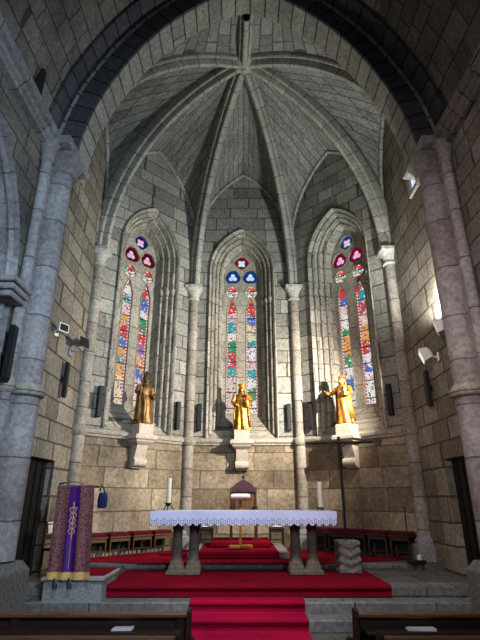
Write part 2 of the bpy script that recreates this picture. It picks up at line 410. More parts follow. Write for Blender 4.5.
cols_l = dict(lancet=[gl('glass_orange_blue', [(0, CR), (.2, OR), (.3, TE), (.36, OR), (.44, BL), (.5, RE), (.6, OR), (.68, PK), (.78, TE), (.86, W_)], 3.0),
                      gl('glass_violet_green', [(0, PK), (.2, BL), (.3, OR), (.38, (.5, .25, .6)), (.5, RE), (.58, GR), (.7, W_), (.76, BL), (.86, RE)], 4.0)],
              head=heads, tri=glow('dark_red_glass', (.35, .015, .05), .4), rose=glow('deep_blue_glass', (.02, .06, .4), .5), core=core_p)
cols_r = dict(lancet=[gl('glass_green_amber', [(0, W_), (.14, BL), (.22, W_), (.32, GR), (.40, OR), (.54, GR), (.62, W_), (.72, PK), (.8, BL), (.88, RE)], 5.0),
                      gl('glass_white_amber', [(0, W_), (.25, BL), (.3, W_), (.38, RE), (.48, OR), (.6, PK), (.7, RE), (.8, TE), (.88, RE)], 6.0)],
              head=heads, tri=glow('magenta_glass', (.5, .01, .1), .5), rose=glow('sky_blue_glass', (.03, .16, .5), .5), core=core_p)

XL, XC, XR = frame(A[1], A[2]), frame(A[2], A[3]), frame(A[3], A[4])
XSL, XSR = frame(A[0], A[1]), frame(A[4], A[5])
window(1, XL, 0.0, cols_l, None); window(2, XC, -.06, cols_c, None); window(3, XR, 0.0, cols_r, None)

# ------------------------------------------------------------------ apse walls
def hole_loop(u0, a=.95, c=.60, zb=3.16, SP=8.14): return [(u0 - a, zb)] + arc(u0 * 0 + a, c, SP, 10) and [(u0 - a, zb)] + [(u0 + x, z) for x, z in arc(a, c, SP, 10)] + [(u0 + a, zb)]
FS, FR = 9.0, 2.66
def lunette(w, zb): 
    a = w / 2
    return [(-a, zb)] + arc(a, cfor(a, FR), FS, 14) + [(a, zb)]
for nm, X, u0, off in (('wall_back_left', XL, 0.0, 0.0), ('wall_back', XC, -.06, 4.3), ('wall_back_right', XR, 0.0, 9.1)):
    MB().plate([lunette(X.w, STR), hole_loop(u0)], X, 0, uo=(off, 0)).build(nm, M['ashlar'], smooth=0)['kind'] = 'structure'
    a = X.w / 2
    MB().plate([[(-a, .3), (-a, STR), (a, STR), (a, .3)]], X, 0, uo=(off + 1.7, .05)).build(nm + '_lower', M['ashlar_low'], smooth=0)['kind'] = 'structure'
def side_wall(nm, X, ylo, door, off):
    # in the frame of the wall u runs along y (left: P->Q is +y, right: -y)
    sg = 1 if X.U.y > 0 else -1; mid = X.mid.y
    def uz(y): return (y - mid) * sg
    a = X.w / 2
    outl = [(uz(10.38), .2)] if sg > 0 else [(uz(10.38), .2)]
    ar = arc(a, cfor(a, FR), FS, 14)
    if sg > 0: loop = [(uz(ylo), .2), (uz(ylo), FS)] + ar + [(a, .2)]
    else: loop = [(-a, .2)] + ar + [(uz(ylo), FS), (uz(ylo), .2)]
    y0, y1, zt = door
    d0, d1 = sorted((uz(y0), uz(y1)))
    hole = [(d0, .35), (d0, zt), (d1, zt), (d1, .35)]
    w = struct(MB().plate([loop, hole], X, 0, uo=(off, 0)).build(nm, M['side'], smooth=0))
    r = MB()
    for p, q in zip(hole, hole[1:] + hole[:1]):
        r.face([X(p[0], 0, p[1]), X(q[0], 0, q[1]), X(q[0], .16, q[1]), X(p[0], .16, p[1])])
    r.build('door_reveal', M['side'], w, smooth=0)
    return X, d0, d1, zt
def door(num, args):
    X, d0, d1, zt = args
    fr = struct(MB().plate([[(d0, .4), (d0, zt), (d1, zt), (d1, .4)]], lambda u, d, z: X(u, .15 + d, z), .05).build('door_%d' % num, M['door'], smooth=0))
    for k in range(4):
        u = d0 + (d1 - d0) * (k + .5) / 4
        MB().plate([[(u - .08, ZP + .02), (u - .08, zt - .05), (u + .08, zt - .05), (u + .08, ZP + .02)]], lambda uu, d, z: X(uu, .125 + d, z), .02).build('door_board', M['door'], fr, smooth=0)
    uh = d1 - .12
    MB().tube([X(uh, .125, 1.35), X(uh, .08, 1.37), X(uh, .08, 1.5), X(uh, .125, 1.52)], .012, 6).build('door_handle', M['iron'], fr)
door(1, side_wall('wall_left', XSL, 7.3, (8.30, 9.40, 2.40), 2.0))
door(2, side_wall('wall_right', XSR, 7.3, (8.10, 9.04, 2.40), 14.0))

# string course
n = 0
for X in (XL, XC, XR):
    n += 1; a = X.w / 2
    prof = [(0, STR - .10), (-.05, STR - .08), (-.06, STR - .03), (-.10, STR - .02), (-.12, STR + .03), (-.11, STR + .06), (-.03, STR + .11), (0, STR + .11)]
    MB().loft([[X(-a, d, z) for d, z in prof], [X(a, d, z) for d, z in prof]], [[(-a, i * .08) for i in range(9)], [(a, i * .08) for i in range(9)]]).build('trim_%d' % n, M['mould'], smooth=50)['kind'] = 'structure'

# ------------------------------------------------------------------ vault
def rib_arc(corner, n=20):
    c = V((corner[0], corner[1], SPR)); d = V((BOSS.x - c.x, BOSS.y - c.y, 0)); L = d.length; d.normalize(); h = BOSS.z - SPR
    R = (L * L + h * h) / (2 * L); fm = acos((R - L) / R)
    return [c + d * (R * (1 - cos(fm * i / n))) + V((0, 0, R * sin(fm * i / n))) for i in range(n + 1)]
def vault_half(mb, rib, form, m=8):
    n = len(rib); z0, z1 = rib[0].z, rib[-1].z; f2 = []
    for i, p in enumerate(rib):                     # courses nearly level: pair points by height
        zt = form[0].z + (form[-1].z - form[0].z) * (p.z - z0) / (z1 - z0); k = 0
        while k < len(form) - 2 and form[k + 1].z < zt: k += 1
        f2.append(form[k].lerp(form[k + 1], min(1, max(0, (zt - form[k].z) / max(1e-6, form[k + 1].z - form[k].z)))))
    form = f2; L = [0]
    for i in range(1, n): L.append(L[-1] + ((rib[i] - rib[i - 1]).length + (form[i] - form[i - 1]).length) / 2)
    rows = []; uvs = []
    for i in range(n):
        wd = (rib[i] - form[i]).length
        row = []; uv = []
        for j in range(m + 1):
            t = j / m; p = rib[i].lerp(form[i], t)
            bow = .10 * sin(pi * t) * min(1, i / n * 2)       # webs arch up slightly between rib and ridge
            row.append(p + V((0, 0, bow))); uv.append((wd * t, L[i]))
        rows.append(row); uvs.append(uv)
    mb.loft(rows, uvs, closed=False, cap=False)
def resample(pts, n):
    L = [0]
    for i in range(1, len(pts)): L.append(L[-1] + (pts[i] - pts[i - 1]).length)
    out = []
    for k in range(n + 1):
        s = L[-1] * k / n; i = 0
        while i < len(L) - 2 and L[i + 1] < s: i += 1
        out.append(pts[i].lerp(pts[i + 1], (s - L[i]) / max(1e-9, L[i + 1] - L[i])))
    return out
ribs = [rib_arc(c) for c in A]
NR = 20
for k, X in ((0, XSL), (1, XL), (2, XC), (3, XR), (4, XSR)):
    a = X.w / 2; ar = arc(a, cfor(a, FR), FS, 14)
    lf = [X(-a, 0, SPR)] + [X(u, 0, z) for u, z in ar[:15]]; rf = [X(a, 0, SPR)] + [X(u, 0, z) for u, z in ar[:13:-1]]
    mb = MB()
    vault_half(mb, resample(ribs[k], NR), resample(lf, NR)); vault_half(mb, resample(ribs[k + 1], NR), resample(rf, NR))
    cl = struct(mb.build('ceiling', M['web'], smooth=60))
    MB().tube([X(u * .985, -.03, z - .03) for u, z in [(-a, SPR)] + ar + [(a, SPR)]], .055, 8).build('wall_rib', M['rib'], cl)

# chancel arch profile (half width, height)
PH = [(3.10, 7.6), (3.06, 8.0), (2.86, 8.8), (2.56, 9.5), (2.24, 10.1), (1.82, 10.7), (1.35, 11.2), (.85, 11.62), (.4, 11.9), (0, 12.03)]
def catmull(P, k=3):
    out = []
    for i in range(len(P) - 1):
        p0 = P[max(i - 1, 0)]; p1 = P[i]; p2 = P[i + 1]; p3 = P[min(i + 2, len(P) - 1)]
        for s in range(k):
            t = s / k
            out.append(tuple(.5 * ((2 * p1[q]) + (-p0[q] + p2[q]) * t + (2 * p0[q] - 5 * p1[q] + 4 * p2[q] - p3[q]) * t * t + (-p0[q] + 3 * p1[q] - 3 * p2[q] + p3[q]) * t ** 3) for q in (0, 1)))
    return out + [P[-1]]
PH = catmull(PH)
PROF = [(-x, z) for x, z in PH] + [(x, z) for x, z in PH[-2::-1]]
AX = .04
def offset(P, o):
    R = []
    for i, p in enumerate(P):
        a, b = P[max(i - 1, 0)], P[min(i + 1, len(P) - 1)]
        t = V((b[0] - a[0], b[1] - a[1])).normalized(); nn = V((-t.y, t.x))
        R.append((p[0] + nn.x * o, p[1] + nn.y * o))
    return R
def sweep_arch(seq, mid=None):
    """seq of (offset, y): the section of an arch order carried along the arch"""
    curves = [offset(PROF, o) for o, y in seq]; rows = []; uvs = []; cum = [0]
    for i in range(1, len(seq)): cum.append(cum[-1] + math.hypot(seq[i][0] - seq[i - 1][0], seq[i][1] - seq[i - 1][1]))
    L = [0]
    for i in range(1, len(PROF)): L.append(L[-1] + math.hypot(PROF[i][0] - PROF[i - 1][0], PROF[i][1] - PROF[i - 1][1]))
    for k, (o, y) in enumerate(seq):
        rows.append([(AX + p[0], y, p[1]) for p in curves[k]]); uvs.append([(cum[k] + .2, l) for l in L])
    mb = MB(); mb.loft(rows, uvs, closed=False, cap=False); return mb
arch = thing('chancel_arch', 'great stone chancel arch framing the apse, its near orders coloured as in shade', 'arch', (0, 0, 0))
sweep_arch([(.55, 7.42), (.03, 7.42), (0, 7.38), (0, 6.84)]).build('inner_order', M['voussoir'], arch)
sweep_arch([(0, 6.84), (.015, 6.80), (.40, 6.80)]).build('arch_face', M['voussoir_shaded'], arch)
rl = offset(PROF, .42)
MB().tube([(AX + p[0], 6.79, p[1]) for p in rl], .035, 8).build('roll_moulding', M['voussoir'], arch)
sweep_arch([(.44, 6.80), (.44, 6.42), (.46, 6.38), (.62, 6.38)]).build('outer_order', M['voussoir_shaded'], arch)
# front cell of the vault behind the arch
mb = MB(); of = offset(PROF, .10); h = len(of) // 2
lf = [V((AX + p[0], 7.4, p[1])) for p in of[:h + 1]]; rf = [V((AX + p[0], 7.4, p[1])) for p in of[:h - 1:-1]]
vault_half(mb, resample(ribs[0], NR), resample(lf, NR)); vault_half(mb, resample(ribs[5], NR), resample(rf, NR))
mb.build('ceiling', M['web'], smooth=60)['kind'] = 'structure'

RP = [(-.17, -.14), (-.17, .11), (-.145, .15), (-.11, .15), (-.09, .11), (-.075, .26), (-.055, .315), (0, .335), (.055, .315), (.075, .26), (.09, .11), (.11, .15), (.145, .15), (.17, .11), (.17, -.14)]
def rib(pts, label, s=1.0):
    B = V((pts[-1].y - pts[0].y, -(pts[-1].x - pts[0].x), 0)).normalized()
    rows = []; uvs = []; L = 0
    for i, p in enumerate(pts):
        t = (pts[min(i + 1, len(pts) - 1)] - pts[max(i - 1, 0)]).normalized()
        N = B.cross(t).normalized()
        if N.z > 0: N = -N
        if i: L += (p - pts[i - 1]).length
        rows.append([p + B * b * s + N * q * s for b, q in RP]); uvs.append([(j * .04, L) for j in range(len(RP) + 1)])
    mb = MB().loft(rows, uvs, closed=False, cap=False)
    o = mb.build('vault_rib', M['rib'], smooth=30); tag(o, label, 'vault rib', 'ribs of the apse vault'); return o
LB = ['stone vault rib running out low behind the chancel arch, on the lectern side', 'long vault rib curving down to the wall shaft at the lectern side of the apse',
      'vault rib coming down between the middle window and the lectern-side window', 'vault rib coming down between the middle window and the cross-side window',
      'long vault rib curving down to the wall shaft at the cross side of the apse', 'stone vault rib running out low behind the chancel arch, on the cross side']
for r, l in zip(ribs, LB): rib(r, l, .88)
rib(resample([BOSS.copy(), V((.02, 8.3, 12.33)), V((AX, 7.4, 12.16))], 6), 'short straight vault rib joining the boss to the crown of the arch', .9)
bs = thing('vault_boss', 'round carved stone boss where the vault ribs meet', 'boss', BOSS + V((0, 0, -.2)))
MB().lathe([(.02, -.16), (.12, -.15), (.2, -.08), (.27, 0), (.27, .12), (.2, .2)], n=20, mod=lambda r, a, z: r * (1 + .06 * cos(8 * a))).build('boss_disc', M['rib'], bs)
MB().lathe([(.02, -.22), (.05, -.21), (.08, -.16), (.09, -.12)], n=12).build('boss_flower', M['rib'], bs)

# ------------------------------------------------------------------ wall shafts
def wall_shaft(c, label, z0, r=.135):
    t = thing('wall_shaft', label, 'column', (c[0], c[1], z0), group='shafts of the apse'); b = -z0
    MB().lathe([(r, STR + .1 + b), (r, 7.2 + b)]).build('shaft', M['drum'], t)
    MB().lathe([(r * 1.06, .45), (r * 1.06, STR - .1 + b)]).build('lower_shaft', M['drum'], t)
    MB().lathe([(r, STR - .12 + b), (r * 1.35, STR - .08 + b), (r * 1.6, STR - .02 + b), (r * 1.6, STR + .05 + b), (r, STR + .12 + b)]).build('shaft_ring', M['mould'], t)
    MB().lathe([(r * 1.9, 0), (r * 1.9, .28), (r * 1.5, .31), (r * 1.6, .36), (r * 1.3, .42), (r, .46)], sq=[1, 1, .5, 0, 0, 0], n=24).build('shaft_base', M['granite'], t)
    MB().lathe([(r, 7.12 + b), (r * 1.3, 7.14 + b), (r * 1.3, 7.18 + b), (r * 1.05, 7.2 + b), (r * 1.25, 7.33 + b), (r * 1.8, 7.46 + b), (r * 1.9, 7.48 + b), (r * 1.9, 7.56 + b), (r * 1.5, 7.6 + b)],
               sq=[0, 0, 0, 0, 0, .5, .8, .8, .6], n=32).build('capital', M['rib'], t)
ins = lambda c, k: (c[0] * (1 - k / max(.1, abs(c[0])) if abs(c[0]) > 3 else 1) if abs(c[0]) > 3 else c[0], c[1] - k)
wall_shaft((-3.63, 10.33), 'slender stone wall shaft between side wall and lectern-side window', ZU)
wall_shaft((-1.47, 12.55), 'slender stone wall shaft between lectern-side window and middle window', ZU)
wall_shaft((1.47, 12.55), 'slender stone wall shaft between middle window and cross-side window', ZU)
wall_shaft((3.63, 10.33), 'slender stone wall shaft between cross-side window and side wall', ZU)

# ------------------------------------------------------------------ nave, piers
def pier(s, label):
    t = thing('arch_pier', label, 'pier', (s * 3.2, 6.85, 0), group='piers of the chancel arch')
    x = lambda v: s * (v - 3.1)
    MB().box((x(3.58), .07, 3.80), (.62, .98, 7.6)).build('pier_core', M['pier'], t, smooth=0)
    MB().lathe([(.21, .95), (.21, 3.12)], (x(3.20), 0, 0), 28).build('lower_shaft', M['pier'], t)
    MB().lathe([(.205, 3.28), (.20, 7.08)], (x(3.21), 0, 0), 28).build('upper_shaft', M['pier'], t)
    for z0, z1 in ((.9, 3.12), (3.25, 7.1)):
        MB().lathe([(.088, z0), (.088, z1)], (x(3.30), -.42, 0), 18).build('side_shaft', M['pier'], t)
    rg = [(1.0, 3.10), (1.25, 3.13), (1.35, 3.18), (1.35, 3.22), (1.15, 3.26), (1.0, 3.3)]
    MB().lathe([(.21 * r, z) for r, z in rg], (x(3.20), 0, 0), 28).build('shaft_ring', M['mould'], t)
    MB().lathe([(.1 * r, z) for r, z in rg], (x(3.30), -.42, 0), 18).build('side_shaft_ring', M['mould'], t)
    MB().lathe([(.20, 7.05), (.235, 7.07), (.235, 7.12), (.21, 7.14), (.22, 7.2), (.26, 7.38), (.28, 7.45)], (x(3.18), .02, 0), 32, sq=[0, 0, 0, 0, .2, .7, .9]).build('capital', M['pier'], t)
    MB().lathe([(.09, 7.05), (.115, 7.07), (.115, 7.1), (.1, 7.12), (.13, 7.4), (.15, 7.45)], (x(3.30), -.42, 0), 20, sq=[0, 0, 0, 0, .7, .9]).build('side_capital', M['pier'], t)
    MB().box((x(3.36), .04, 7.53), (.86, 1.06, .16), bev=.03).build('impost', M['pier'], t, smooth=0)
    p = MB(); p.box((x(3.36), -.04, .40), (.86, .92, .80), bev=.01)
    def sqr(h, z): return [V((x(3.12) + a, -.04 + b, z)) for a, b in ((-h, -h), (h, -h), (h, h), (-h, h))]
    p.loft([[V((x(3.36) + a * .43, -.04 + b * .46, .80)) for a, b in ((-1, -1), (1, -1), (1, 1), (-1, 1))], [V((x(3.26) + a * .27, -.02 + b * .30, .93)) for a, b in ((-1, -1), (1, -1), (1, 1), (-1, 1))]])
    p.build('plinth', M['carved'], t, smooth=0)
pier(-1, 'tall bluish stone pier of the chancel arch beside the lectern')
pier(1, 'tall brownish stone pier of the chancel arch beside the two white floodlights')

# nave side walls, the one on the lectern side with a moulded chapel arch
NX = 3.50
XN = frame((-NX, -3.0), (-NX, 6.42))
XN.mid.x = -NX
YC = 4.84; uc = (YC - XN.mid.y) * (1 if XN.U.y > 0 else -1)
if XN.n.x > 0: raise RuntimeError
ca = cfor(1.5, 2.2); hol = [(uc - 1.5, .01)] + [(uc + x, z) for x, z in arc(1.5, ca, 4.75, 12)] + [(uc + 1.5, .01)]
struct(MB().plate([[(-XN.w / 2, -.0), (-XN.w / 2, 7.7), (XN.w / 2, 7.7), (XN.w / 2, -.0)][::1], hol], XN, 0, uo=(3, 0)).build('wall_nave_left', M['nave'], smooth=0))
ch = thing('chapel_arch', 'dark moulded side arch in the nave wall, next to the pier by the lectern', 'arch', (0, 0, 0))
for a, d0, d1, mt in ((1.5, 0, .16, 'pier'), (1.32, .16, .34, 'pier'), (1.14, .34, .7, 'pier')):
    rows = []; uvs = []
    for aa, dd in ((a, d0), (a, d1), (a - .18, d1)):
        pts = [(-aa, .01)] + [(-aa, 4.75 * k / 6) for k in range(1, 6)] + arc(aa, ca, 4.75, 12) + [(aa, 4.75 * k / 6) for k in range(5, 0, -1)] + [(aa, .01)]
        rows.append([XN(uc + u, dd, z) for u, z in pts]); uvs.append([(dd + a, i * .4) for i in range(len(pts))])
    MB().loft(rows, uvs, closed=False, cap=False).build('arch_order', M[mt], ch)
    pts = [(-a + .06, .3)] + [(-a + .06, 4.75 * k / 6) for k in range(1, 6)] + arc(a - .06, ca, 4.75, 12) + [(a - .06, 4.75 * k / 6) for k in range(5, 0, -1)] + [(a - .06, .3)]
    MB().tube([XN(uc + u, d1 - .05, z) for u, z in pts], .055, 8).build('arch_roll', M['pier'], ch)
cp = MB()
for k, (d, o) in enumerate(((-.10, .12), (-.14, .20), (-.18, .28))):
    cp.box(XN(uc + 1.32, .12 + d * .2, 4.42 + k * .1), (.5 + o * .6, .30 + o, .09), bev=.02)
cp.build('arch_capital', M['pier'], ch, smooth=0)
MB().plate([[(-3.5, 0), (-3.5, 7.7), (XN.w / 2 - .1, 7.7), (XN.w / 2 - .1, 0)]], lambda u, d, z: XN(u, 1.3 + d, z)).build('wall_chapel', M['nave'], smooth=0)['kind'] = 'structure'
XM = frame((NX + .0, -3.0), (NX + .0, 6.42))
struct(MB().plate([[(-XM.w / 2, 0), (-XM.w / 2, 7.7), (XM.w / 2, 7.7), (XM.w / 2, 0)]], XM, 0, uo=(9, 0)).build('wall_nave_right', M['nave'], smooth=0))
for k, s in ((4, -1), (5, 1)):
    pf = [(3.62, 7.36), (3.40, 7.38), (3.39, 7.44), (3.35, 7.46), (3.33, 7.52), (3.27, 7.54), (3.26, 7.68), (3.30, 7.72), (3.62, 7.72)]
    MB().loft([[(s * x, -3, z) for x, z in pf], [(s * x, 6.40, z) for x, z in pf]], [[(i * .1, -3) for i in range(10)], [(i * .1, 6.4) for i in range(10)]]).build('trim_%d' % k, M['pier'] if s < 0 else M['nave'], smooth=20)['kind'] = 'structure'
nv = sweep_arch([(.52, 6.40), (.52, 3.5), (.52, .5), (.52, -3.0)])
# courses of the nave vault run along the nave
nv.build('ceiling_nave', M['nave'], smooth=60)['kind'] = 'structure'
br = thing('wall_bracket', 'small dark bracket standing on the nave cornice near the arch', 'bracket', (-3.33, 5.55, 7.72))
MB().box((0, 0, .03), (.10, .22, .06), bev=.01).build('bracket_foot', M['blackbox'], br)
MB().loft([[(-.03, -.1, .06), (.05, -.1, .06), (.05, .1, .06), (-.03, .1, .06)], [(.05, -.05, .42), (.09, -.05, .42), (.09, .05, .42), (.05, .05, .42)]]).build('bracket_arm', M['blackbox'], br)

# ------------------------------------------------------------------ floors and steps
def slab(nm, x0, x1, y0, y1, z0, z1, mat, bev=.0):
    return struct(MB().box(((x0 + x1) / 2, (y0 + y1) / 2, (z0 + z1) / 2), (x1 - x0, y1 - y0, z1 - z0), bev=bev).build(nm, mat, smooth=0))
slab('floor', -5.0, 5.0, -3, 7.5, -.2, 0, M['floor'])
slab('step', -3.6, 3.6, 7.44, 7.80, -.1, .155, M['step'], .02)
slab('step', -3.68, 3.68, 7.77, 8.13, -.1, .31, M['step'], .02)
slab('floor_chancel', -3.76, 3.76, 8.1, 12.9, -.1, ZP, M['floor'])
slab('step_nosing', -3.68, 3.68, 8.09, 8.45, .32, ZP + .004, M['step'], .02)
slab('floor_apse', -3.76, 3.76, 9.75, 12.95, .1, ZU, M['floor'])
slab('step_nosing', -3.0, 3.0, 9.74, 10.0, ZP + .02, ZU + .004, M['step'], .015)

# ------------------------------------------------------------------ carpets
T = .014
def strip(path, x0, x1, n=1):
    """a carpet of thickness T laid over (y, z) points"""
    mb = MB(); rows = []
    for i, (y, z) in enumerate(path):
        a, b = path[max(i - 1, 0)], path[min(i + 1, len(path) - 1)]
        t = V((b[0] - a[0], b[1] - a[1])).normalized(); yy, zz = y + t.y * T * .8, z - t.x * T * .8
        rows.append([(x0, yy, zz), (x0, y, z), (x1, y, z), (x1, yy, zz)])
    mb.loft(rows, closed=True, cap=True); return mb
big = strip([(8.07, .325), (8.07, .40), (8.055, .415), (8.036, ZP - .02), (8.042, ZP + .012), (8.065, ZP + .024), (8.2, ZP + .02), (9.72, ZP + .018)], -2.2, 2.19).build('red_carpet', M['carpet'], smooth=0)
tag(big, 'wide dark red carpet under the altar, hanging over the top step', 'carpet')
pl = [(-1.98, 9.72), (-3.4, 10.2), (-3.4, 10.45), (-1.4, 12.4), (1.4, 12.4), (3.3, 10.55), (3.35, 10.4), (1.4, 9.72)]
up = MB().plate([pl], lambda u, d, z: V((u, z, ZU + .016 - d)), .012).build('red_carpet', M['carpet'], smooth=0)
tag(up, 'red carpet covering the apse floor around the high-backed chair, with slanting edges', 'carpet')
rn = strip([(5.2, T + .001), (7.405, T + .001), (7.425, .03), (7.425, .10), (7.405, .115), (7.388, .14), (7.395, .168), (7.42, .155 + T + .012), (7.46, .155 + T + .006), (7.735, .155 + T + .005), (7.755, .19), (7.755, .255), (7.735, .27), (7.718, .295), (7.725, .323), (7.75, .31 + T + .012), (7.79, .31 + T + .005), (8.045, .31 + T + .005)], -.84, .83).build('carpet_runner', M['runner'], smooth=0)
tag(rn, 'narrow crimson carpet runner climbing the chancel steps from the aisle', 'carpet runner')

# ------------------------------------------------------------------ presidential dais, chair, stools
da = thing('carpeted_dais', 'low two-level dais behind the altar covered with red carpet, under the high-backed chair', 'dais', (-.14, 11.2, ZU + .016))
MB().box((0, .1, .07), (2.04, 1.8, .14), bev=.02).build('stone_kerb', M['granite'], da)
MB().box((.0, .06, .075), (1.64, 1.78, .16), bev=.03).build('carpet_cover', M['carpet'], da)
MB().box((.05, .35, .215), (1.30, 1.1, .13), bev=.03).build('upper_step', M['carpet'], da)
DZ1 = ZU + .016 + .155; DZ2 = ZU + .016 + .28
chx, chy = -.03, 11.45
c = thing('celebrant_chair', 'dark wooden high-backed chair with a pointed purplish gable behind the altar', 'chair', (chx, chy, DZ2))
S = lambda u, d, z: V((u, .22 + d, z))
MB().plate([[(-.30, .4), (-.30, 1.05), (-.17, 1.16), (0, 1.24), (.17, 1.16), (.30, 1.05), (.30, .4)]], S, .06).build('backrest', M['brownwood'], c, smooth=0)
MB().plate([[(-.31, .98), (-.31, 1.06), (-.17, 1.19), (0, 1.28), (.17, 1.19), (.31, 1.06), (.31, .98), (.2, 1.0), (-.2, 1.0)]], lambda u, d, z: V((u, .18 + d, z)), .05).build('gable', M['plumwood'], c, smooth=0)
MB().lathe([(.03, 0), (.02, .03), (.045, .06), (.03, .1), (.005, .12)], (0, .2, 1.26), 12).build('finial', M['plumwood'], c)
MB().plate([[(-.2, .5), (-.2, .95), (.2, .95), (.2, .5)]], lambda u, d, z: V((u, .195 + d, z)), .02).build('back_panel', M['brownwood'], c, smooth=0)
MB().box((0, 0, .42), (.60, .5, .06), bev=.01).build('seat', M['darkwood'], c)
MB().box((0, -.02, .475), (.50, .42, .06), bev=.025).build('seat_cushion', M['cushion'], c)
for s in (-1, 1):
    MB().box((s * .28, 0, .68), (.06, .5, .05), bev=.01).build('armrest', M['darkwood'], c)
    for y in (-.22, .24):
        MB().box((s * .28, y, .33 if y < 0 else .55), (.055, .055, .66 if y < 0 else 1.1)).build('leg', M['darkwood'], c)
    MB().box((s * .28, 0, .25), (.03, .42, .28)).build('side_panel', M['brownwood'], c)

def stool(label, loc, rz, h=.42, w=.53, d=.36, cush=True, rail='tan'):
    t = thing('cushioned_stool' if cush else 'wooden_stool', label, 'stool', loc, rz)
    MB().box((0, 0, h - .055), (w - .02, d, .035), bev=.005).build('seat', M[rail], t)
    if cush:
        cb = MB(); 
        rings = []
        for z, k in ((h - .04, .96), (h - .02, 1.0), (h + .01, .99), (h + .03, .9), (h + .034, .6)):
            rings.append([V((w / 2 * k * max(-1, min(1, 1.25 * cos(a))), d / 2 * k * max(-1, min(1, 1.25 * sin(a))), z)) for a in [2 * pi * i / 24 for i in range(24)]])
        cb.loft(rings).build('seat_cushion', M['cushion'], t)
    for sx in (-1, 1):
        for sy in (-1, 1):
            MB().tube([(sx * (w / 2 - .04), sy * (d / 2 - .04), h - .07), (sx * (w / 2 - .03), sy * (d / 2 - .03), 0)], [.02, .014], 8).build('leg', M[rail], t)
    MB().box((0, -d / 2 + .03, h - .105), (w - .05, .02, .07)).build('front_rail', M[rail], t)
    MB().box((0, -d / 2 + .05, .12), (w - .1, .018, .025)).build('stretcher', M['darkwood'], t)
    if cush: MB().box((0, d / 2 - .05, .22), (w - .03, .02, h - .17)).build('back_panel', M['blackbox'], t)  # dark board added behind the legs, standing in for shade under the seat
    return t
ORD = ['first', 'second', 'third', 'fourth', 'fifth']
zc_ = ZU + .0165
base = None
for i in range(4):
    t_ = (i + .5) / 4; px, py = -3.24 + 1.60 * t_ - .13, 10.32 + 1.60 * t_ + .13
    lab = 'red-cushioned stool with tan wooden frame along the apse wall, %s from the lectern' % ORD[i]
    # offset toward the wall so the fronts line up parallel to the wall
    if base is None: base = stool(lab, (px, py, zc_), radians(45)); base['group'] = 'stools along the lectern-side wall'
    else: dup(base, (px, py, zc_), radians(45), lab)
base2 = None
for i in range(5):
    t_ = (i + .5) / 5; px, py = 1.50 + 1.80 * t_ + .11, 12.02 - 1.80 * t_ + .11
    lab = 'dark stool with plump crimson cushion along the cross-side wall, %s from the altar' % ORD[i]
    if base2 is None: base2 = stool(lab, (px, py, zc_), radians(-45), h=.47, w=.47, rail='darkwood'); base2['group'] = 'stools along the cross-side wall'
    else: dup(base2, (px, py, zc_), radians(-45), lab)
for sx, lab, lab2 in ((-.88, 'plain dark wooden stool beside the high-backed chair, nearer the lectern', 'white sheet lying on the dark stool nearer the lectern'),
                      (.72, 'plain dark wooden stool beside the high-backed chair, nearer the stone cross base', 'white sheet lying on the dark stool nearer the cross')):
    stool(lab, (sx, 11.6, DZ1 + .002), 0, h=.40, w=.36, d=.34, cush=False, rail='darkwood')
    MB().box((sx, 11.55, DZ1 + .39), (.22, .2, .012), rz=.2, bev=.003).build('paper_sheet', M['paper'])
    tag(bpy.context.scene.objects[-1] if False else COL.objects[-1], lab2, 'paper')

# ------------------------------------------------------------------ altar
ax, ay = -.05, 9.25
al = thing('stone_altar', 'stone altar table on four short columns in the middle of the red carpet', 'altar', (ax, ay, ZP + .022))
for s in (-1, 1):
    MB().box((s * 1.06 + .025, 0, .04), (.58, .62, .08), bev=.015).build('base_slab', M['altarstone'], al, smooth=0)
    for q in (-.15, .15):
        cx = s * 1.06 + .025 + q
        cl = MB().lathe([(.092, .22), (.088, .5), (.085, .72)], (cx, 0, 0), 18).build('column', M['altarstone'], al)
        MB().lathe([(.14, .08), (.14, .11), (.125, .15), (.13, .17), (.10, .2), (.092, .23)], (cx, 0, 0), 20, sq=[1, 1, .3, 0, 0, 0]).build('column_base', M['altarstone'], cl)
        MB().lathe([(.086, .70), (.10, .72), (.10, .74), (.09, .75), (.105, .8), (.14, .86), (.145, .9)], (cx, 0, 0), 20, sq=[0, 0, 0, 0, .3, .9, 1]).build('column_capital', M['altarstone'], cl)
MB().box((0, 0, .952), (3.16, .92, .11), bev=.015).build('tabletop', M['altarstone'], al, smooth=0)
ct = thing('altar_cloth', 'white altar cloth with scalloped lace edge draped over the stone altar', 'altar cloth', (ax, ay, ZP + .022 + 1.012))
W2, D2, DR = 1.625, .485, .235
MB().box((0, 0, .004), (2 * W2, 2 * D2, .012), bev=.004).build('cloth_top', M['lace'], ct, smooth=0)
def skirt(p, q, nx, ny):
    mb = MB(); p, q = V(p), V(q); L = (q - p).length; n = int(L / .02); rows = [[] for _ in range(6)]; uvs = [[] for _ in range(6)]
    for i in range(n + 1):
        s = L * i / n; sc = abs(sin(pi * s / .125)); wob = .010 * sin(s * 5.3) + .006 * sin(s * 13.1 + 1)
        for k in range(6):
            t = k / 5; dz = DR - .05 + .05 * sc
            o = (wob + .012) * t
            pt = p.lerp(q, i / n) + V((nx * o, ny * o, -dz * t)); rows[k].append(pt); uvs[k].append((s, dz * (1 - t)))
    mb.loft(rows, uvs, closed=False, cap=False); return mb.build('lace_skirt', M['lace'], ct)
z = .006
skirt((-W2, -D2, z), (W2, -D2, z), 0, -1); skirt((W2, -D2, z), (W2, D2, z), 1, 0); skirt((W2, D2, z), (-W2, D2, z), 0, 1); skirt((-W2, D2, z), (-W2, -D2, z), -1, 0)
TOP = ZP + .022 + 1.012 + .0105

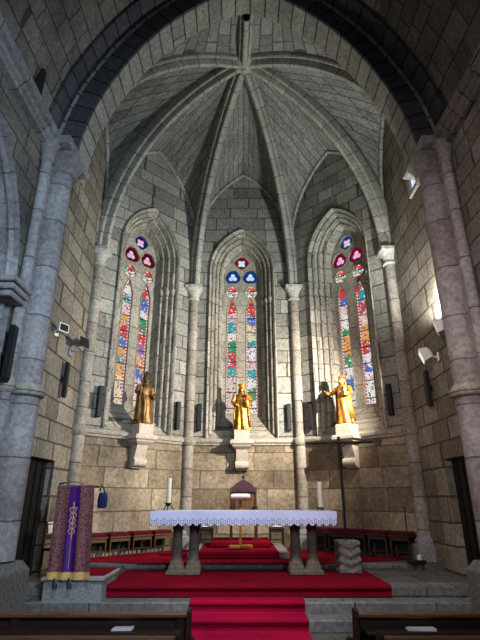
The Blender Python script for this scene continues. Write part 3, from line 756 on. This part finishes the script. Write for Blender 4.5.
for sx, lab, lc in ((-1.43, 'black iron candlestick with splayed feet on the altar end near the lectern', 'thick cream candle on the altar end near the lectern'),
                (1.37, 'low dark candlestick on the altar end near the cross', 'thick cream candle on the altar end near the cross')):
    k = thing('candlestick', lab, 'candlestick', (sx, 9.2, TOP))
    tall = sx < 0; hz = .13 if tall else .055
    for i in range(3):
        a = 2 * pi * i / 3 + .5; rr = .11 if tall else .07
        MB().tube([(0, 0, hz * .75), (cos(a) * rr * .5, sin(a) * rr * .5, hz * .7), (cos(a) * rr * .85, sin(a) * rr * .85, .02), (cos(a) * rr, sin(a) * rr, .009)], .009, 6).build('foot', M['iron'], k)
    MB().lathe([(.02, hz * .5), (.03, hz * .7), (.065, hz - .01), (.065, hz)], n=16).build('drip_pan', M['iron'], k)
    cd = thing('altar_candle', lc, 'candle', (sx, 9.2, TOP + hz))
    MB().lathe([(.042, 0), (.042, .42 if tall else .43), (.036, .435 if tall else .445), (.01, .43)], n=18).build('wax', M['candle'], cd)
    MB().tube([(0, 0, .42), (.004, 0, .465)], .004, 6).build('wick', M['iron'], cd)

# book stand behind the altar and the book on it
bx, by = -.10, 10.62
bk = thing('book_stand', 'golden wooden book stand with a splayed foot between altar and high-backed chair', 'book stand', (bx, by, DZ1 + .002))
MB().box((0, 0, .52), (.055, .055, .92)).build('post', M['goldwood'], bk)
for r_ in (.4, -.5):
    MB().box((0, 0, .05), (.52, .06, .07), rz=r_, bev=.015).build('foot', M['goldwood'], bk)
R1 = Matrix.Rotation(radians(9), 3, 'X')
MB().box((0, 0, 1.0), (.46, .34, .025), bev=.005, rot=R1).build('desk', M['brownwood'], bk)
MB().box((0, -.165, .955), (.46, .02, .045), bev=.004, rot=R1).build('ledge', M['brownwood'], bk)
ob = thing('open_book', 'open white-paged book lying on the golden book stand', 'book', (bx, by - .005, DZ1 + 1.0165))
for s in (-1, 1):
    mbk = MB(); rows = []
    for i in range(7):
        t = i / 6; xx = s * .20 * t; hh = .030 * (1 - (t - .35) ** 2) + .012
        rows.append([R1 @ V((xx, -.13, .004)), R1 @ V((xx, .13, .004)), R1 @ V((xx, .13, hh)), R1 @ V((xx, -.13, hh))])
    mbk.loft(rows).build('page_block', M['paper'], ob)
MB().box((0, 0, .002), (.42, .28, .005), rot=R1).build('book_cover', M['cushion'], ob)

# ------------------------------------------------------------------ processional cross on carved stone
st = thing('carved_stone', 'grey carved stone block with chevron scrolls holding the tall cross', 'stone block', (1.84, 9.38, ZP + .022))
def chev(r, a, z):
    s_ = (z / .14 + .55 * abs(((a / (pi / 2)) % 1) * 2 - 1)) % 1.0
    return r * (1 + .10 * (sin(pi * s_) ** 2) - .05)
MB().lathe([(.215, .02 + .44 * i / 40) for i in range(41)], n=64, sq=[.55] * 41, mod=chev).build('carved_body', M['carved'], st, smooth=60)
MB().lathe([(.21, 0), (.22, .01), (.22, .035), (.2, .05)], n=24, sq=[.6] * 4).build('block_foot', M['carved'], st)
MB().lathe([(.20, .44), (.225, .46), (.225, .50), (.2, .52), (.03, .52)], n=24, sq=[.6] * 5).build('block_top', M['carved'], st)
pc = thing('processional_cross', 'tall thin black cross with wide arms standing in the carved stone', 'cross', (1.83, 9.38, ZP + .022 + .52))
MB().tube([(0, 0, 0), (0, 0, .95), (0, 0, 1.45)], [.021, .026, .021], 10).build('pole', M['iron'], pc)
MB().tube([(0, 0, 1.22), (0, 0, 1.28), (0, 0, 1.34), (0, 0, 1.42), (0, 0, 1.60), (0, 0, 1.84)], [.026, .046, .042, .036, .038, .026], 10).build('upright', M['iron'], pc)
MB().tube([(-.66, 0, 1.72), (-.3, 0, 1.735), (0, 0, 1.74), (.3, 0, 1.735), (.66, 0, 1.745)], [.022, .026, .03, .026, .022], 10).build('crossbar', M['iron'], pc)
bd = MB()
bd.tube([(0, -.04, 1.36), (0, -.045, 1.5), (0, -.05, 1.58), (0, -.05, 1.66)], [.014, .03, .035, .03], 10); bd.ball((0, -.055, 1.72), (.025, .025, .032), 10)
for s in (-1, 1): bd.tube([(s * .03, -.05, 1.65), (s * .13, -.05, 1.70), (s * .22, -.045, 1.735)], [.013, .011, .009], 8)
bd.build('crucified_figure', M['iron'], pc)

# ------------------------------------------------------------------ statues on corbels
def corbel(X, u0, label, sh=0):
    t = thing('statue_corbel', label, 'corbel', X(u0, 0, 2.40), atan2(-X.n.x, X.n.y), 'corbels under the gilded statues')
    # local: y+ runs into the wall, z from 2.55
    k = MB(); rows = []
    prof = [(-.02, .10), (.02, .10), (.10, .12), (.20, .16), (.32, .21), (.44, .25), (.52, .27)]
    for z, d in prof: rows.append([V((-.15, .01, z)), V((.15, .01, z)), V((.15, -d, z)), V((-.15, -d, z))])
    k.loft(rows).build('bracket', M['pale'], t, smooth=0)
    MB().tube([(-.17, -.14, .11), (.17, -.14, .11)], .10, 14).build('bracket_scroll', M['pale'], t)
    MB().loft([[V((sx * a, y, z)) for sx, y in ((-1, .01), (1, .01), (1, -d), (-1, -d))] for z, a, d in ((.50, .16, .28), (.56, .24, .36), (.60, .25, .38), (.63, .30, .42), (.70, .30, .42), (.73, .26, .40))]).build('moulded_shelf', M['pale'], t, smooth=0)
    MB().box((.0, -.19, .85), (.40, .36, .26), bev=.012).build('pedestal', M['pale'], t, smooth=0)
    return t
corbel(XL, 0, 'pale stone corbel carrying the statue in front of the lectern-side window')
corbel(XC, -.06, 'pale stone corbel carrying the statue in front of the middle window')
corbel(XR, 0, 'pale stone corbel carrying the statue above the tall cross')
SZ = 2.40 + .981

def robed(mb, h, folds=9, seed=0, lean=0.0, wide=1.0):
    rnd = random.Random(seed)
    rings = []
    for f, rx, ry, cy in ((0, .165, .135, 0), (.03, .17, .14, 0), (.12, .155, .13, 0), (.25, .14, .12, -.005), (.38, .135, .118, -.008), (.5, .135, .112, -.005), (.6, .118, .10, 0), (.68, .13, .10, 0), (.75, .15, .098, .004), (.80, .145, .085, .006), (.83, .095, .065, .006), (.85, .05, .048, .0), (.875, .043, .045, -.004)):
        am = .13 * max(0, 1 - f / .72)
        ring = []
        for i in range(40):
            a = 2 * pi * i / 40
            k = 1 + am * sin(folds * a + 1.3 * f * 3 + seed) + am * .6 * sin((folds - 4) * a - 2 * f + seed)
            ring.append(V((rx * wide * k * cos(a) + lean * f, ry * k * sin(a) + cy, f * h)))
        rings.append(ring)
    mb.loft(rings)
    hx = lean * .93
    mb.ball((hx, -.008, .935 * h), (.058, .068, .080), 16)                  # head
    mb.ball((hx, -.073, .928 * h), (.012, .018, .018), 8)                   # nose
    mb.ball((hx, -.060, .900 * h), (.030, .024, .026), 8)                   # chin
    for s in (-1, 1):
        mb.ball((hx + s * .024, -.064, .945 * h), (.014, .012, .008), 8)    # brow and eye
        mb.ball((hx + s * .058, 0, .93 * h), (.010, .018, .024), 8)         # ear
def arm(mb, pts, r0=.052):
    mb.tube(pts, [r0, r0 * .95, r0 * .8, r0 * .85, r0 * .5][:len(pts)], 10)
def hand(mb, p, d, side=1):
    p, d = V(p), V(d).normalized(); a = d.cross(V((0, 0, 1)))
    a = a.normalized() if a.length > .1 else V((1, 0, 0)); b = a.cross(d)
    mb.tube([p, p + d * .03, p + d * .055], [.020, .026, .022], 8, flat=.6)
    for i, L in enumerate((.036, .045, .048, .040)):
        q = p + d * .05 + a * (i - 1.5) * .0125
        mb.tube([q, q + d * L * .6, q + d * L - b * .012], [.0075, .007, .005], 6)
    q = p + d * .02 + a * side * .024
    mb.tube([q, q + (d + a * side * .8) * .022, q + (d * 1.4 + a * side) * .03], [.009, .008, .006], 6)
def statue(X, u0, label, mat, kind):
    h = 1.02
    t = thing('gilded_statue', label, 'statue', X(u0, -.20, SZ), atan2(-X.n.x, X.n.y), 'gilded statues before the windows')
    mb = MB()
    if kind == 'mother':
        robed(mb, h, 9, 1)
        arm(mb, [(-.14, .0, .79 * h), (-.19, -.01, .64 * h), (-.15, -.09, .56 * h), (-.10, -.14, .575 * h)]); hand(mb, (-.10, -.14, .578 * h), (.5, -.7, .5))
        arm(mb, [(.14, .0, .79 * h), (.185, -.01, .66 * h), (.17, -.10, .585 * h), (.10, -.15, .59 * h)]); hand(mb, (.10, -.15, .6 * h), (-.7, -.5, .1), -1)
    elif kind == 'bishop':
        robed(mb, h, 8, 4)
        arm(mb, [(-.14, 0, .79 * h), (-.20, -.02, .65 * h), (-.21, -.12, .60 * h), (-.20, -.16, .66 * h)]); hand(mb, (-.20, -.165, .66 * h), (0, -.3, 1))
        arm(mb, [(.14, 0, .79 * h), (.19, -.02, .64 * h), (.14, -.12, .56 * h), (.08, -.15, .58 * h)]); hand(mb, (.08, -.15, .585 * h), (-.8, -.4, .2), -1)
    else:
        robed(mb, h, 7, 9, lean=-.03)
        arm(mb, [(-.15, 0, .79 * h), (-.22, -.02, .69 * h), (-.30, -.08, .67 * h), (-.33, -.10, .70 * h)]); hand(mb, (-.33, -.10, .70 * h), (-.6, -.4, .7))
        arm(mb, [(.11, 0, .79 * h), (.17, -.03, .65 * h), (.13, -.13, .60 * h), (.07, -.16, .63 * h)]); hand(mb, (.07, -.16, .635 * h), (-.8, -.4, .3), -1)
    o = mb.build('figure', M[mat], t, merge=False)
    rm = o.modifiers.new('Remesh', 'REMESH'); rm.mode = 'VOXEL'; rm.voxel_size = .0085; rm.use_smooth_shade = True
    sm = o.modifiers.new('Smooth', 'SMOOTH'); sm.iterations = 2; sm.factor = .5
    lean = -.03 * .93 if kind == 'saint' else 0
    # hair or veil
    hb = MB()
    rows = []
    for f, rx, ry, cy in ((.80, .085, .06, .035), (.86, .078, .062, .028), (.91, .072, .07, .018), (.95, .068, .073, .014), (.985, .052, .058, .010), (1.01, .02, .022, .006)):
        rows.append([V((lean + rx * cos(a), cy + ry * sin(a), f * h)) for a in [-.35 + (pi + .7) * i / 20 for i in range(21)]])
    rr = MB(); rr.loft(rows, closed=False, cap=False)
    hv = rr.build('veil' if kind == 'mother' else 'hair', M[mat], t)
    sol = hv.modifiers.new('Solidify', 'SOLIDIFY'); sol.thickness = .018
    # mantle falling from the shoulders
    rows = []
    for f, rx, ry in ((.82, .10, .075), (.78, .158, .105), (.65, .165, .125), (.45, .165, .145), (.25, .175, .16), (.06, .185, .17)):
        ring = []
        for i in range(31):
            a = -.45 + (pi + .9) * i / 30; k = 1 + .06 * (1 - f) * sin(11 * a + f * 4)
            ring.append(V((rx * k * cos(a) + lean * f, ry * k * sin(a) + .005, f * h)))
        rows.append(ring)
    mt = MB().loft(rows, closed=False, cap=False).build('mantle', M[mat], t)
    sol = mt.modifiers.new('Solidify', 'SOLIDIFY'); sol.thickness = .02
    if kind == 'mother':
        MB().lathe([(.058, 0), (.060, .02), (.068, .05), (.078, .085)], (0, .004, .98 * h), 24, mod=lambda r, a, z: r * (1 + (.10 if z > .06 else 0) * cos(6 * a))).build('crown', M['gold'], t)
        cb = MB()
        cb.tube([(.11, -.13, .50 * h), (.11, -.14, .56 * h), (.10, -.145, .64 * h), (.10, -.145, .68 * h), (.10, -.145, .71 * h)], [.05, .058, .052, .045, .022], 12)
        cb.ball((.10, -.15, .755 * h), (.038, .042, .046), 12)
        for s in (-1, 1): cb.tube([(.10 + s * .04, -.15, .69 * h), (.10 + s * .06, -.19, .65 * h), (.10 + s * .03, -.225, .66 * h)], [.017, .014, .010], 8)
        ch_ = cb.build('held_child', M['gold'], t, merge=False)
        rm = ch_.modifiers.new('Remesh', 'REMESH'); rm.mode = 'VOXEL'; rm.voxel_size = .007; rm.use_smooth_shade = True
    elif kind == 'bishop':
        MB().tube([(-.205, -.17, .02), (-.205, -.17, .9), (-.205, -.17, 1.0), (-.19, -.17, 1.06), (-.15, -.17, 1.08), (-.125, -.17, 1.05), (-.14, -.17, 1.015)], .011, 8).build('staff', M[mat], t)
        MB().lathe([(.068, 0), (.07, .04), (.05, .12), (.012, .17)], (0, -.005, .975 * h), 16, mod=lambda r, a, z: r * (1 - .25 * abs(sin(a)))).build('mitre', M['darkwood'], t)
    else:
        R2 = Matrix.Rotation(-.5, 3, 'Z')
        MB().box((.10, -.19, .66 * h), (.15, .035, .19), bev=.006, rot=R2).build('held_book', M[mat], t)
        MB().lathe([(.05, 0), (.075, .015), (.05, .03)], (lean, .0, 1.0 * h), 18).build('cap', M[mat], t)
    t.scale = (1.28, 1.2, 1.13)
    return t
statue(XL, 0, 'dull gold robed statue with staff and dark pointed hat before the lectern-side window', 'oldgold', 'bishop')
statue(XC, -.06, 'bright gold crowned statue holding a child before the middle window', 'gold', 'mother')
statue(XR, 0, 'golden robed statue reaching one arm out before the window above the cross', 'gold', 'saint')

# ------------------------------------------------------------------ slim black speakers
def speaker(p, ang, label, h=.72, w=.115, d=.07):
    t = thing('column_speaker', label, 'speaker', p, ang, 'slim black wall speakers')
    MB().box((0, 0, 0), (w, d, h), bev=.015).build('casing', M['blackbox'], t)
    MB().box((0, -d / 2 - .004, 0), (w * .78, .012, h * .9), bev=.004).build('grille', M['grille'], t)
    MB().box((0, d / 2 + .02, 0), (.05, .05, .12)).build('wall_mount', M['iron'], t)
def onwall(X, u, z, label, out=.085): speaker(X(u, -out, z), atan2(-X.n.x, X.n.y), label)
onwall(XL, -1.13, 3.80, 'slim black wall speaker by the lectern-side window, on its side toward the nave')
onwall(XL, 1.13, 3.74, 'slim black wall speaker by the lectern-side window, on its side toward the middle')
onwall(XC, -1.20, 3.74, 'slim black wall speaker by the middle window, on its side toward the lectern')
onwall(XC, 1.20, 3.74, 'slim black wall speaker by the middle window, on its side toward the cross')
onwall(XR, -1.13, 3.74, 'slim black wall speaker above the tall cross, beside the cross-side window')
onwall(XR, 1.13, 3.84, 'slim greyish wall speaker by the cross-side window, on its side toward the nave')
speaker((-3.61, 9.14, 3.94), pi / 2, 'slim black wall speaker on the side wall under the grey lamp')
speaker((3.61, 9.07, 3.75), -pi / 2, 'slim black wall speaker on the side wall under the white floodlight')
speaker((-3.32, 6.22, 3.62), pi / 2, 'slim black wall speaker on the nave pier, in front of the bluish pier', h=.8)

# ------------------------------------------------------------------ floodlights
def flood(p, ang, tilt, label, mat, s=1.0, lit=True, shade=False):
    t = thing('wall_floodlight', label, 'floodlight', p, ang)
    R = Matrix.Rotation(tilt, 3, 'X')
    hb = MB()
    if shade:
        hb.loft([[R @ V((x * .17 * s * k, -.28 * s + y, z)) for x, z in ((-1, 0), (1, 0), (1, .05), (-1, .05))] for k, y in ((1.15, 0), (1.0, .14), (.5, .26))])
    else:
        hb.loft([[R @ V((x * .15 * s * k, y * s - .28 * s, z * .11 * s * k)) for x, z in ((-1, -1), (1, -1), (1, 1), (-1, 1))] for k, y in ((1.1, 0), (1.0, .05), (.85, .14), (.5, .18))])
    hb.build('housing', M[mat], t, smooth=0)
    f = MB(); f.box(R @ V((0, -.285 * s, 0)), (.26 * s, .012, .18 * s), rot=R)
    f.build('lamp_glass' if lit else 'lens', M['lampglass'] if lit else M['blackbox'], t, smooth=0)
    MB().tube([(0, -.12 * s, 0), (0, -.08 * s, -.10 * s), (0, 0, -.12 * s)], .018 * s, 8).build('bracket', M['greymetal' if mat == 'greymetal' else 'whitemetal'], t)
    MB().box((0, 0, -.12 * s), (.12 * s, .03, .16 * s), bev=.006).build('wall_plate', M[mat], t)
flood((3.66, 7.72, 4.62), -pi / 2 - .55, radians(12), 'white floodlight high on the side wall close to the brownish pier', 'whitemetal', 1.0)
flood((3.66, 8.52, 4.36), -pi / 2 - .35, radians(20), 'white floodlight on the side wall above a slim black speaker', 'whitemetal', 1.1)
flood((-3.66, 8.49, 4.78), pi / 2 - .5, radians(0), 'small white floodlight on the side wall next to the bluish pier', 'whitemetal', .7, lit=False)
flood((-3.66, 9.36, 4.72), pi / 2 - .3, radians(-10), 'grey shaded lamp on the side wall above a slim black speaker', 'greymetal', 1.1, lit=False, shade=True)

# ------------------------------------------------------------------ lectern group
bl = thing('stone_ambo_block', 'grey stone platform block under the purple-draped lectern', 'stone block', (-2.57, 8.25, .157))
MB().box((0, 0, .215), (.86, .94, .43), bev=.01).build('block_body', M['granite'], bl, smooth=0)
MB().box((0, 0, .445), (.93, 1.0, .06), bev=.015).build('block_top', M['granite'], bl, smooth=0)
MB().box((.07, .05, .482), (.70, .82, .014)).build('carpet_piece', M['carpet'], bl, smooth=0)
BT = .157 + .476
lx, ly = -2.70, 7.98
le = thing('draped_lectern', 'lectern draped in purple brocade with a gold cross-like emblem and gold hem', 'lectern', (lx, ly, BT + .014))
MB().tube([(0, .12, .01), (0, .10, .7), (0, .04, 1.22)], [.035, .03, .03], 10).build('stand_post', M['iron'], le)
MB().box((0, .12, .02), (.34, .3, .04), bev=.01).build('stand_foot', M['iron'], le)
RT = Matrix.Rotation(radians(1), 3, 'X')
MB().box((0, .06, 1.245), (.50, .36, .03), bev=.006, rot=RT).build('desk', M['darkwood'], le)
def front(u, z, o=0.0):
    """hanging cloth front: x widens downward, gentle folds"""
    t = (1.19 - z) / 1.25
    return V((u * (.98 + .09 * t) + .07 * t, -.155 - .10 * t + .018 * sin(u * 34 + 1) * (.25 + t) - o, z))
HW = .298
rows = []; uvs = []
zs = [1.255 - (1.255 + .04) * i / 24 for i in range(25)]
for zz in zs:
    rows.append([front(-HW + 2 * HW * j / 20, zz) for j in range(21)]); uvs.append([(-HW + 2 * HW * j / 20, zz) for j in range(21)])
topr = [[V((-HW + 2 * HW * j / 20, .05 + .19, 1.275)) for j in range(21)], [V((-HW + 2 * HW * j / 20, .06, 1.272)) for j in range(21)], [V((-HW + 2 * HW * j / 20, -.13, 1.266)) for j in range(21)]]
tu = [[(-HW + 2 * HW * j / 20, 1.6) for j in range(21)], [(-HW + 2 * HW * j / 20, 1.42) for j in range(21)], [(-HW + 2 * HW * j / 20, 1.23) for j in range(21)]]
drp = MB().loft(topr + rows, tu + uvs, closed=False, cap=False).build('brocade_drape', M['brocade'], le)
def patch(name, u0, u1, z0, z1, mat, o, n=10, m=6, par=drp):
    MB().loft([[front(u0 + (u1 - u0) * j / m, z0 + (z1 - z0) * i / n, o) for j in range(m + 1)] for i in range(n + 1)], closed=False, cap=False).build(name, M[mat], par)
patch('purple_band', -.095, .075, .05, 1.25, 'purple', .004)
patch('gold_hem', -HW, HW, -.045, .055, 'goldband', .006, n=3, m=20)
em = MB()
def fr(u, z): return front(u, z, .010)
em.tube([fr(-.01, 1.02), fr(-.008, .8), fr(-.01, .5)], .010, 6); em.tube([fr(-.07, .93), fr(.05, .93)], .008, 6)
em.tube([fr(-.01, .49), fr(-.012, .1)], .005, 6)
for k in range(5):
    zc2 = .90 - k * .075; sgn = 1 if k % 2 else -1
    em.tube([fr(-.01 + sgn * .005 + .045 * cos(a) * sgn, zc2 + .036 * sin(a)) for a in [i * 2 * pi / 10 for i in range(11)]], .008, 6)
em.build('embroidered_emblem', M['goldthread'], drp)
for s, dx in ((-1, -.13), (1, .08)):
    MB().tube([(dx, -.26, -.02), (dx, -.275, -.09), (dx + .02, -.275, -.16), (dx + .05, -.275, -.15), (dx + .045, -.275, -.10), (dx + .02, -.272, -.09)], .010, 6).build('iron_hook', M['iron'], le)
mc = thing('gooseneck_microphone', 'thin black microphone on a stalk reaching over the purple lectern', 'microphone', (lx - .12, ly + .02, BT + .014 + 1.285))
MB().tube([(.18, -.02, .0), (.05, -.03, .035), (-.12, -.06, .02)], .006, 6).build('stalk', M['iron'], mc)
MB().tube([(-.10, -.055, .024), (-.16, -.066, .010), (-.2, -.072, .0)], [.011, .015, .012], 10).build('microphone_head', M['blackbox'], mc)
bg = thing('hanging_pouch', 'small navy blue cloth pouch hanging from the edge of the purple lectern', 'pouch', (lx + .385, ly + .02, BT + 1.14))
rows = []
for z_, a_, b_ in ((-.20, .05, .03), (-.19, .075, .05), (-.08, .08, .055), (.0, .07, .05), (.03, .055, .04)):
    rows.append([V((a_ * cos(q), b_ * sin(q), z_)) for q in [2 * pi * i / 16 for i in range(16)]])
MB().loft(rows).build('pouch_body', M['blue'], bg)
MB().tube([(.03, 0, .02), (-.01, 0, .12), (-.05, .02, .14), (-.06, .02, .05)], .012, 6).build('strap', M['blackbox'], bg)
# dark chair with folded paper behind the lectern
dc = thing('side_chair', 'small dark wooden chair half hidden behind the purple lectern', 'chair', (-3.28, 8.95, ZP + .001), radians(60))
MB().box((0, 0, .43), (.38, .38, .035), bev=.008).build('seat', M['darkwood'], dc)
for sx in (-1, 1):
    for sy in (-1, 1):
        MB().box((sx * .165, sy * .165, .43 if sy > 0 else .205), (.035, .035, .86 if sy > 0 else .41)).build('leg', M['darkwood'], dc)
for zz in (.62, .80): MB().box((0, .165, zz), (.30, .02, .07)).build('back_rail', M['darkwood'], dc)
fp = MB(); 
ang = Matrix.Rotation(radians(60), 3, 'Z'); o0 = V((-3.28, 8.95, ZP)) 
for sy in (-1, 1):
    fp.face([o0 + ang @ V(p) for p in ((-.13, .165 + .002 * sy, .868), (.13, .165 + .002 * sy, .868), (.15, .165 + sy * .03, .70), (-.12, .165 + sy * .03, .68))])
tag(fp.build('folded_sheet', M['paper'], smooth=0), 'white folded sheet hung over the back of the small dark chair', 'paper')

# ------------------------------------------------------------------ bits by the cross-side shaft
pg = thing('leaning_pole', 'thin black pole leaning against the wall by the last wall shaft', 'pole', (3.18, 10.0, ZU + .001))
MB().tube([(0, 0, .0), (.02, .12, .5), (.08, .28, 1.0)], .012, 6).build('rod', M['iron'], pg)
MB().box((0, -.01, .02), (.16, .05, .04), bev=.01).build('pole_foot', M['blackbox'], pg)
fl = thing('floor_box', 'low black floor box with a white cap beside the leaning pole', 'box', (3.22, 9.78, ZU + .006), .3)
MB().box((0, 0, .03), (.30, .16, .06), bev=.01).build('box_body', M['blackbox'], fl)
MB().lathe([(.04, .06), (.045, .07), (.04, .14), (.02, .15)], (.06, 0, 0), 14).build('white_cap', M['whitemetal'], fl)

# ------------------------------------------------------------------ pews
def pew(x0, x1, y, label):
    t = thing('church_pew', label, 'pew', ((x0 + x1) / 2, y, 0), group='wooden pews'); L = x1 - x0; h = .862
    MB().box((0, .02, .60), (L - .08, .03, .46)).build('backrest', M['pewback'], t, smooth=0)
    MB().box((0, .0, h - .018), (L - .02, .085, .036), bev=.010).build('top_rail', M['pewtop'], t, smooth=0)
    MB().box((0, -.075, .745), (L - .12, .16, .022), bev=.004).build('book_ledge', M['pewback'], t, smooth=0)
    MB().box((0, .22, .44), (L - .08, .38, .03), bev=.006).build('seat', M['pewtop'], t, smooth=0)
    n = max(1, int(L / 1.1))
    for k in range(n + 1):
        xx = -L / 2 + .08 + (L - .16) * k / n
        MB().box((xx, -.004, .62), (.07, .022, .40)).build('back_stile', M['pewback'], t, smooth=0)
    for s in (-1, 1):
        pr = [(-.05, 0), (-.05, .80), (-.055, h + .012), (-.03, h + .03), (.02, h + .03), (.05, h + .0), (.09, .66), (.32, .62), (.42, .56), (.42, 0)]
        X = lambda u, d, z: V((s * (L / 2 - .03) + d, u, z))
        MB().plate([pr], X, .03 * s + .0001).build('end_panel', M['pewback'], t, smooth=0)
    return t
pew(-3.3, -.50, 4.33, 'dark wooden pew before the lectern, the row closer to the steps')
pew(-3.3, -.50, 3.62, 'dark wooden pew on the lectern side, the row closer to the viewer')
pew(.80, 3.5, 4.33, 'dark wooden pew on the cross side, the row closer to the steps')
pew(.80, 3.5, 3.62, 'dark wooden pew on the cross side, the row closer to the viewer')
for x, y, w, rz, lab in ((-1.03, 4.26, .16, .05, 'pale leaflet lying on the book ledge of the lectern-side pew'), (1.30, 4.25, .22, -.08, 'pale leaflet lying on the book ledge of the cross-side pew')):
    o = thing('paper_leaflet', lab, 'leaflet', (x, y, .7575), rz)
    MB().box((0, 0, .004), (w, .10, .006), bev=.001).build('lower_sheet', M['paper'], o, smooth=0)
    MB().box((.01, .01, .0105), (w * .95, .09, .005), rz=.06, bev=.001).build('upper_sheet', M['paper'], o, smooth=0)

# small slit window in the cross-side wall, high up behind the pier
sw = struct(MB().plate([[(-.32, -.42), (-.32, .45), (.0, .75), (.32, .45), (.32, -.42)], [(-.20, -.32), (-.20, .40), (0, .60), (.20, .40), (.20, -.32)]], lambda u, d, z: V((SW - d, 8.35 + u, 8.35 + z)), .06).build('window_4', M['mould'], smooth=0))
MB().plate([[(-.20, -.32), (-.20, .40), (0, .60), (.20, .40), (.20, -.32)]], lambda u, d, z: V((SW - .01, 8.35 + u, 8.35 + z))).build('glass_pane', glow('daylight_pane', (.85, .93, 1), 1.0), sw, smooth=0)

# ------------------------------------------------------------------ light
def lamp(typ, name, loc, target, energy, color, **kw):
    l = bpy.data.lights.new(name, typ); l.energy = energy; l.color = color
    for k, v in kw.items(): setattr(l, k, v)
    o = bpy.data.objects.new(name, l); COL.objects.link(o); o.location = loc
    if target is not None: o.rotation_euler = (V(target) - V(loc)).to_track_quat('-Z', 'Y').to_euler()
    return o
WARM = (1, .78, .55)
lamp('SPOT', 'flood_beam', (3.22, 9.35, 4.45), (-1.0, 12.2, 4.1), 2300, (1, .92, .82), spot_size=radians(120), spot_blend=1.0, shadow_soft_size=.03)
lamp('SPOT', 'flood_beam', (3.15, 8.2, 4.75), (-.9, 12.3, 2.0), 240, WARM, spot_size=radians(80), spot_blend=1.0, shadow_soft_size=.045)
lamp('SPOT', 'flood_uplight', (3.42, 9.0, 4.7), (-1.2, 10.4, 11.0), 1050, (.84, .98, 1.0), spot_size=radians(110), spot_blend=1.0, shadow_soft_size=.04)
lamp('SPOT', 'flood_wash', (3.40, 7.95, 4.85), (3.72, 8.75, 6.6), 420, (1, .97, .92), spot_size=radians(125), spot_blend=.8, shadow_soft_size=.03)
lamp('AREA', 'nave_daylight', (2.6, -1.8, 5.2), (-3.0, 6.8, 4.2), 170, (.62, .80, 1.0), shape='RECTANGLE', size=1.6, size_y=2.4, spread=radians(70))
lamp('AREA', 'nave_pier_fill', (-2.6, -1.8, 5.0), (3.4, 7.0, 4.2), 52, (1, .84, .82), shape='RECTANGLE', size=1.6, size_y=2.4, spread=radians(50))  # added fill without a visible source, lifts the cross-side pier
lamp('AREA', 'nave_high_fill', (0, -2.0, 4.5), (-.3, 9.5, 9.5), 6, (.66, .95, 1.0), shape='RECTANGLE', size=3.0, size_y=1.5, spread=radians(60))  # added cool fill from an unseen source, tints the vault
lamp('AREA', 'nave_fill', (.3, 3.6, 7.8), (.2, 7.9, .2), 70, (1, .93, .95), shape='RECTANGLE', size=3.5, size_y=1.2, spread=radians(60))
lamp('SPOT', 'vault_patch_spot', (2.4, 2.0, 6.5), (-3.36, 4.0, 8.3), 1200, (.7, .88, 1), spot_size=radians(5), spot_blend=.3, shadow_soft_size=.02)  # added narrow spot that makes the pale patch of light on the nave vault
w = bpy.data.worlds.new('World'); bpy.context.scene.world = w; w.use_nodes = True
w.node_tree.nodes['Background'].inputs[0].default_value = (.62, .72, .85, 1); w.node_tree.nodes['Background'].inputs[1].default_value = .10

# ------------------------------------------------------------------ camera
cam = bpy.data.cameras.new('Camera'); co = bpy.data.objects.new('Camera', cam); COL.objects.link(co)
co.location = (-.11, 0, CZ); co.rotation_euler = (radians(90 + 21), 0, 0)
cam.sensor_fit = 'VERTICAL'; cam.sensor_height = 24; cam.lens = 465 / 640 * 24; cam.clip_start = .05
bpy.context.scene.camera = co
vs = bpy.context.scene.view_settings
vs.view_transform = 'Standard'; vs.look = 'None'; vs.exposure = 0.0; vs.gamma = .86
